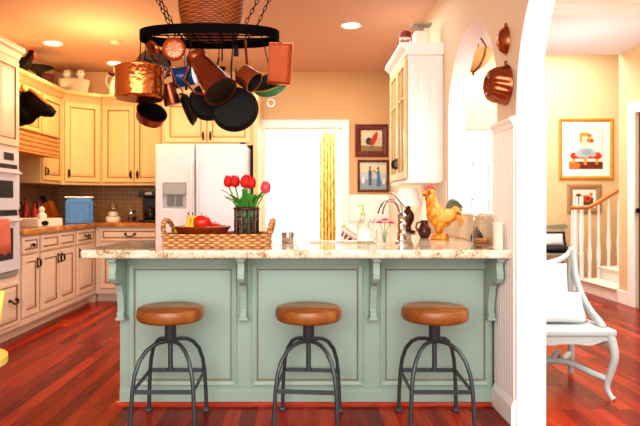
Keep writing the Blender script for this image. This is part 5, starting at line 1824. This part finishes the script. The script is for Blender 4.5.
# yellow chair at the lower left
T = thing('yellow_chair', 'bright yellow painted wooden chair cut off at the lower left edge', 'chair', (-1.592, 2.64, 0), 0)
cy = M['chairy']
k = MB().prism(arc(0, 0, .235, 0, 360, 40, .23)[:-1], .425, .46)
k.build('seat', cy, T, bevel=.012, seg=3)
for sx in (-1, 1):
    for sy in (-1, 1):
        skin('leg', cy, T, [(sx * .09, sy * .09, .425), (sx * .1, sy * .1, .2), (sx * .11, sy * .11, .0)], [.018, .02, .014])
    MB().tube([(sx * .112, .12, .45), (sx * .128, .14, .6), (sx * .142, .155, .745)], [(.014, .022), (.018, .026), (.022, .03)], 8).build('back_post', cy, T, 50)
MB().prism([(-.12, .62), (.12, .62), (.13, .72), (0, .74), (-.13, .72)], .135, .155, 'xz').build('back_rail', cy, T, bevel=.005)

# ------------------------------------------------------------------ lights
def area(name, loc, rot, sx, sy, power, col):
    l = bpy.data.lights.new(name, 'AREA')
    l.shape = 'RECTANGLE'
    l.size, l.size_y = sx, sy
    l.energy = power
    l.color = col
    o = bpy.data.objects.new(name, l)
    o.location = loc
    o.rotation_euler = rot
    COL.objects.link(o)
    return o


def spot(name, loc, power, col, size=2.4, r=.06):
    l = bpy.data.lights.new(name, 'SPOT')
    l.energy = power
    l.color = col
    l.spot_size = size
    l.spot_blend = .8
    l.shadow_soft_size = r
    o = bpy.data.objects.new(name, l)
    o.location = loc
    COL.objects.link(o)
    return o


WARM = (1, .62, .28)
for px, y, w, c_ in ((53, 6.15, 60, WARM), (115, 7.03, 20, WARM), (351, 5.53, 40, (1, .8, .58))):
    spot('can_lamp', ((px - 303) * y / F, y, HK - .03), w, c_)
p = bpy.data.lights.new('kitchen_glow', 'POINT')
p.energy = 42
p.color = (1, .62, .26)
p.shadow_soft_size = .25
o = bpy.data.objects.new('kitchen_glow', p)
o.location = (-1.95, 5.6, 2.3)
COL.objects.link(o)
area('cabinet_top_lamp', (-2.9, 6.2, 2.56), (PI, 0, 0), .2, 1.6, 2, WARM)
# daylight from the room behind the camera
area('daylight_rear', (-.2, -.9, 1.9), (math.radians(82), 0, 0), 4.5, 2.2, 185, (1, .99, .97))
# neutral fill panel added under the kitchen ceiling, no real source there
area('kitchen_fill', (.0, 5.6, 2.8), (0, 0, 0), 1.6, 2.4, 45, (1, .98, .95))
# sunroom daylight, pouring through the doorway
area('sunroom_day', (-.3, 9.2, 2.65), (0, 0, 0), 2.6, 2.0, 230, (1, .98, .95))
# dining and hall daylight
area('dining_day', (2.45, 2.8, 2.85), (0, 0, 0), 2.0, 3.5, 120, (1, .98, .95))
area('hall_day', (2.9, 7.6, 3.4), (0, 0, 0), 2.6, 1.2, 105, (1, .97, .94))

p = bpy.data.lights.new('hall_fill', 'POINT')  # unseen point fill added to lift the soffit, not a fitting
p.energy = 20
p.color = (1, .98, .95)
p.shadow_soft_size = .3
o = bpy.data.objects.new('hall_fill', p)
o.location = (2.75, 5.9, 2.1)
COL.objects.link(o)

w = bpy.data.worlds.new('world')
SC.world = w
w.use_nodes = True
bg = w.node_tree.nodes['Background']
bg.inputs[0].default_value = (1, .99, .97, 1)
bg.inputs[1].default_value = 1.0

# ------------------------------------------------------------------ camera
cam = bpy.data.cameras.new('camera')
cam.sensor_width = 36
cam.lens = F / 640 * 36
cam.shift_x = 17 / 640
cam.shift_y = -10 / 640
cam.clip_start = .05
co = bpy.data.objects.new('camera', cam)
co.location = (0, 0, EYE)
co.rotation_euler = (PI / 2, 0, 0)
COL.objects.link(co)
SC.camera = co
cam.dof.use_dof = True
cam.dof.focus_distance = 3.15
cam.dof.aperture_fstop = 3.2

SC.view_settings.view_transform = 'Standard'
SC.view_settings.look = 'Medium High Contrast'
SC.view_settings.exposure = -0.06
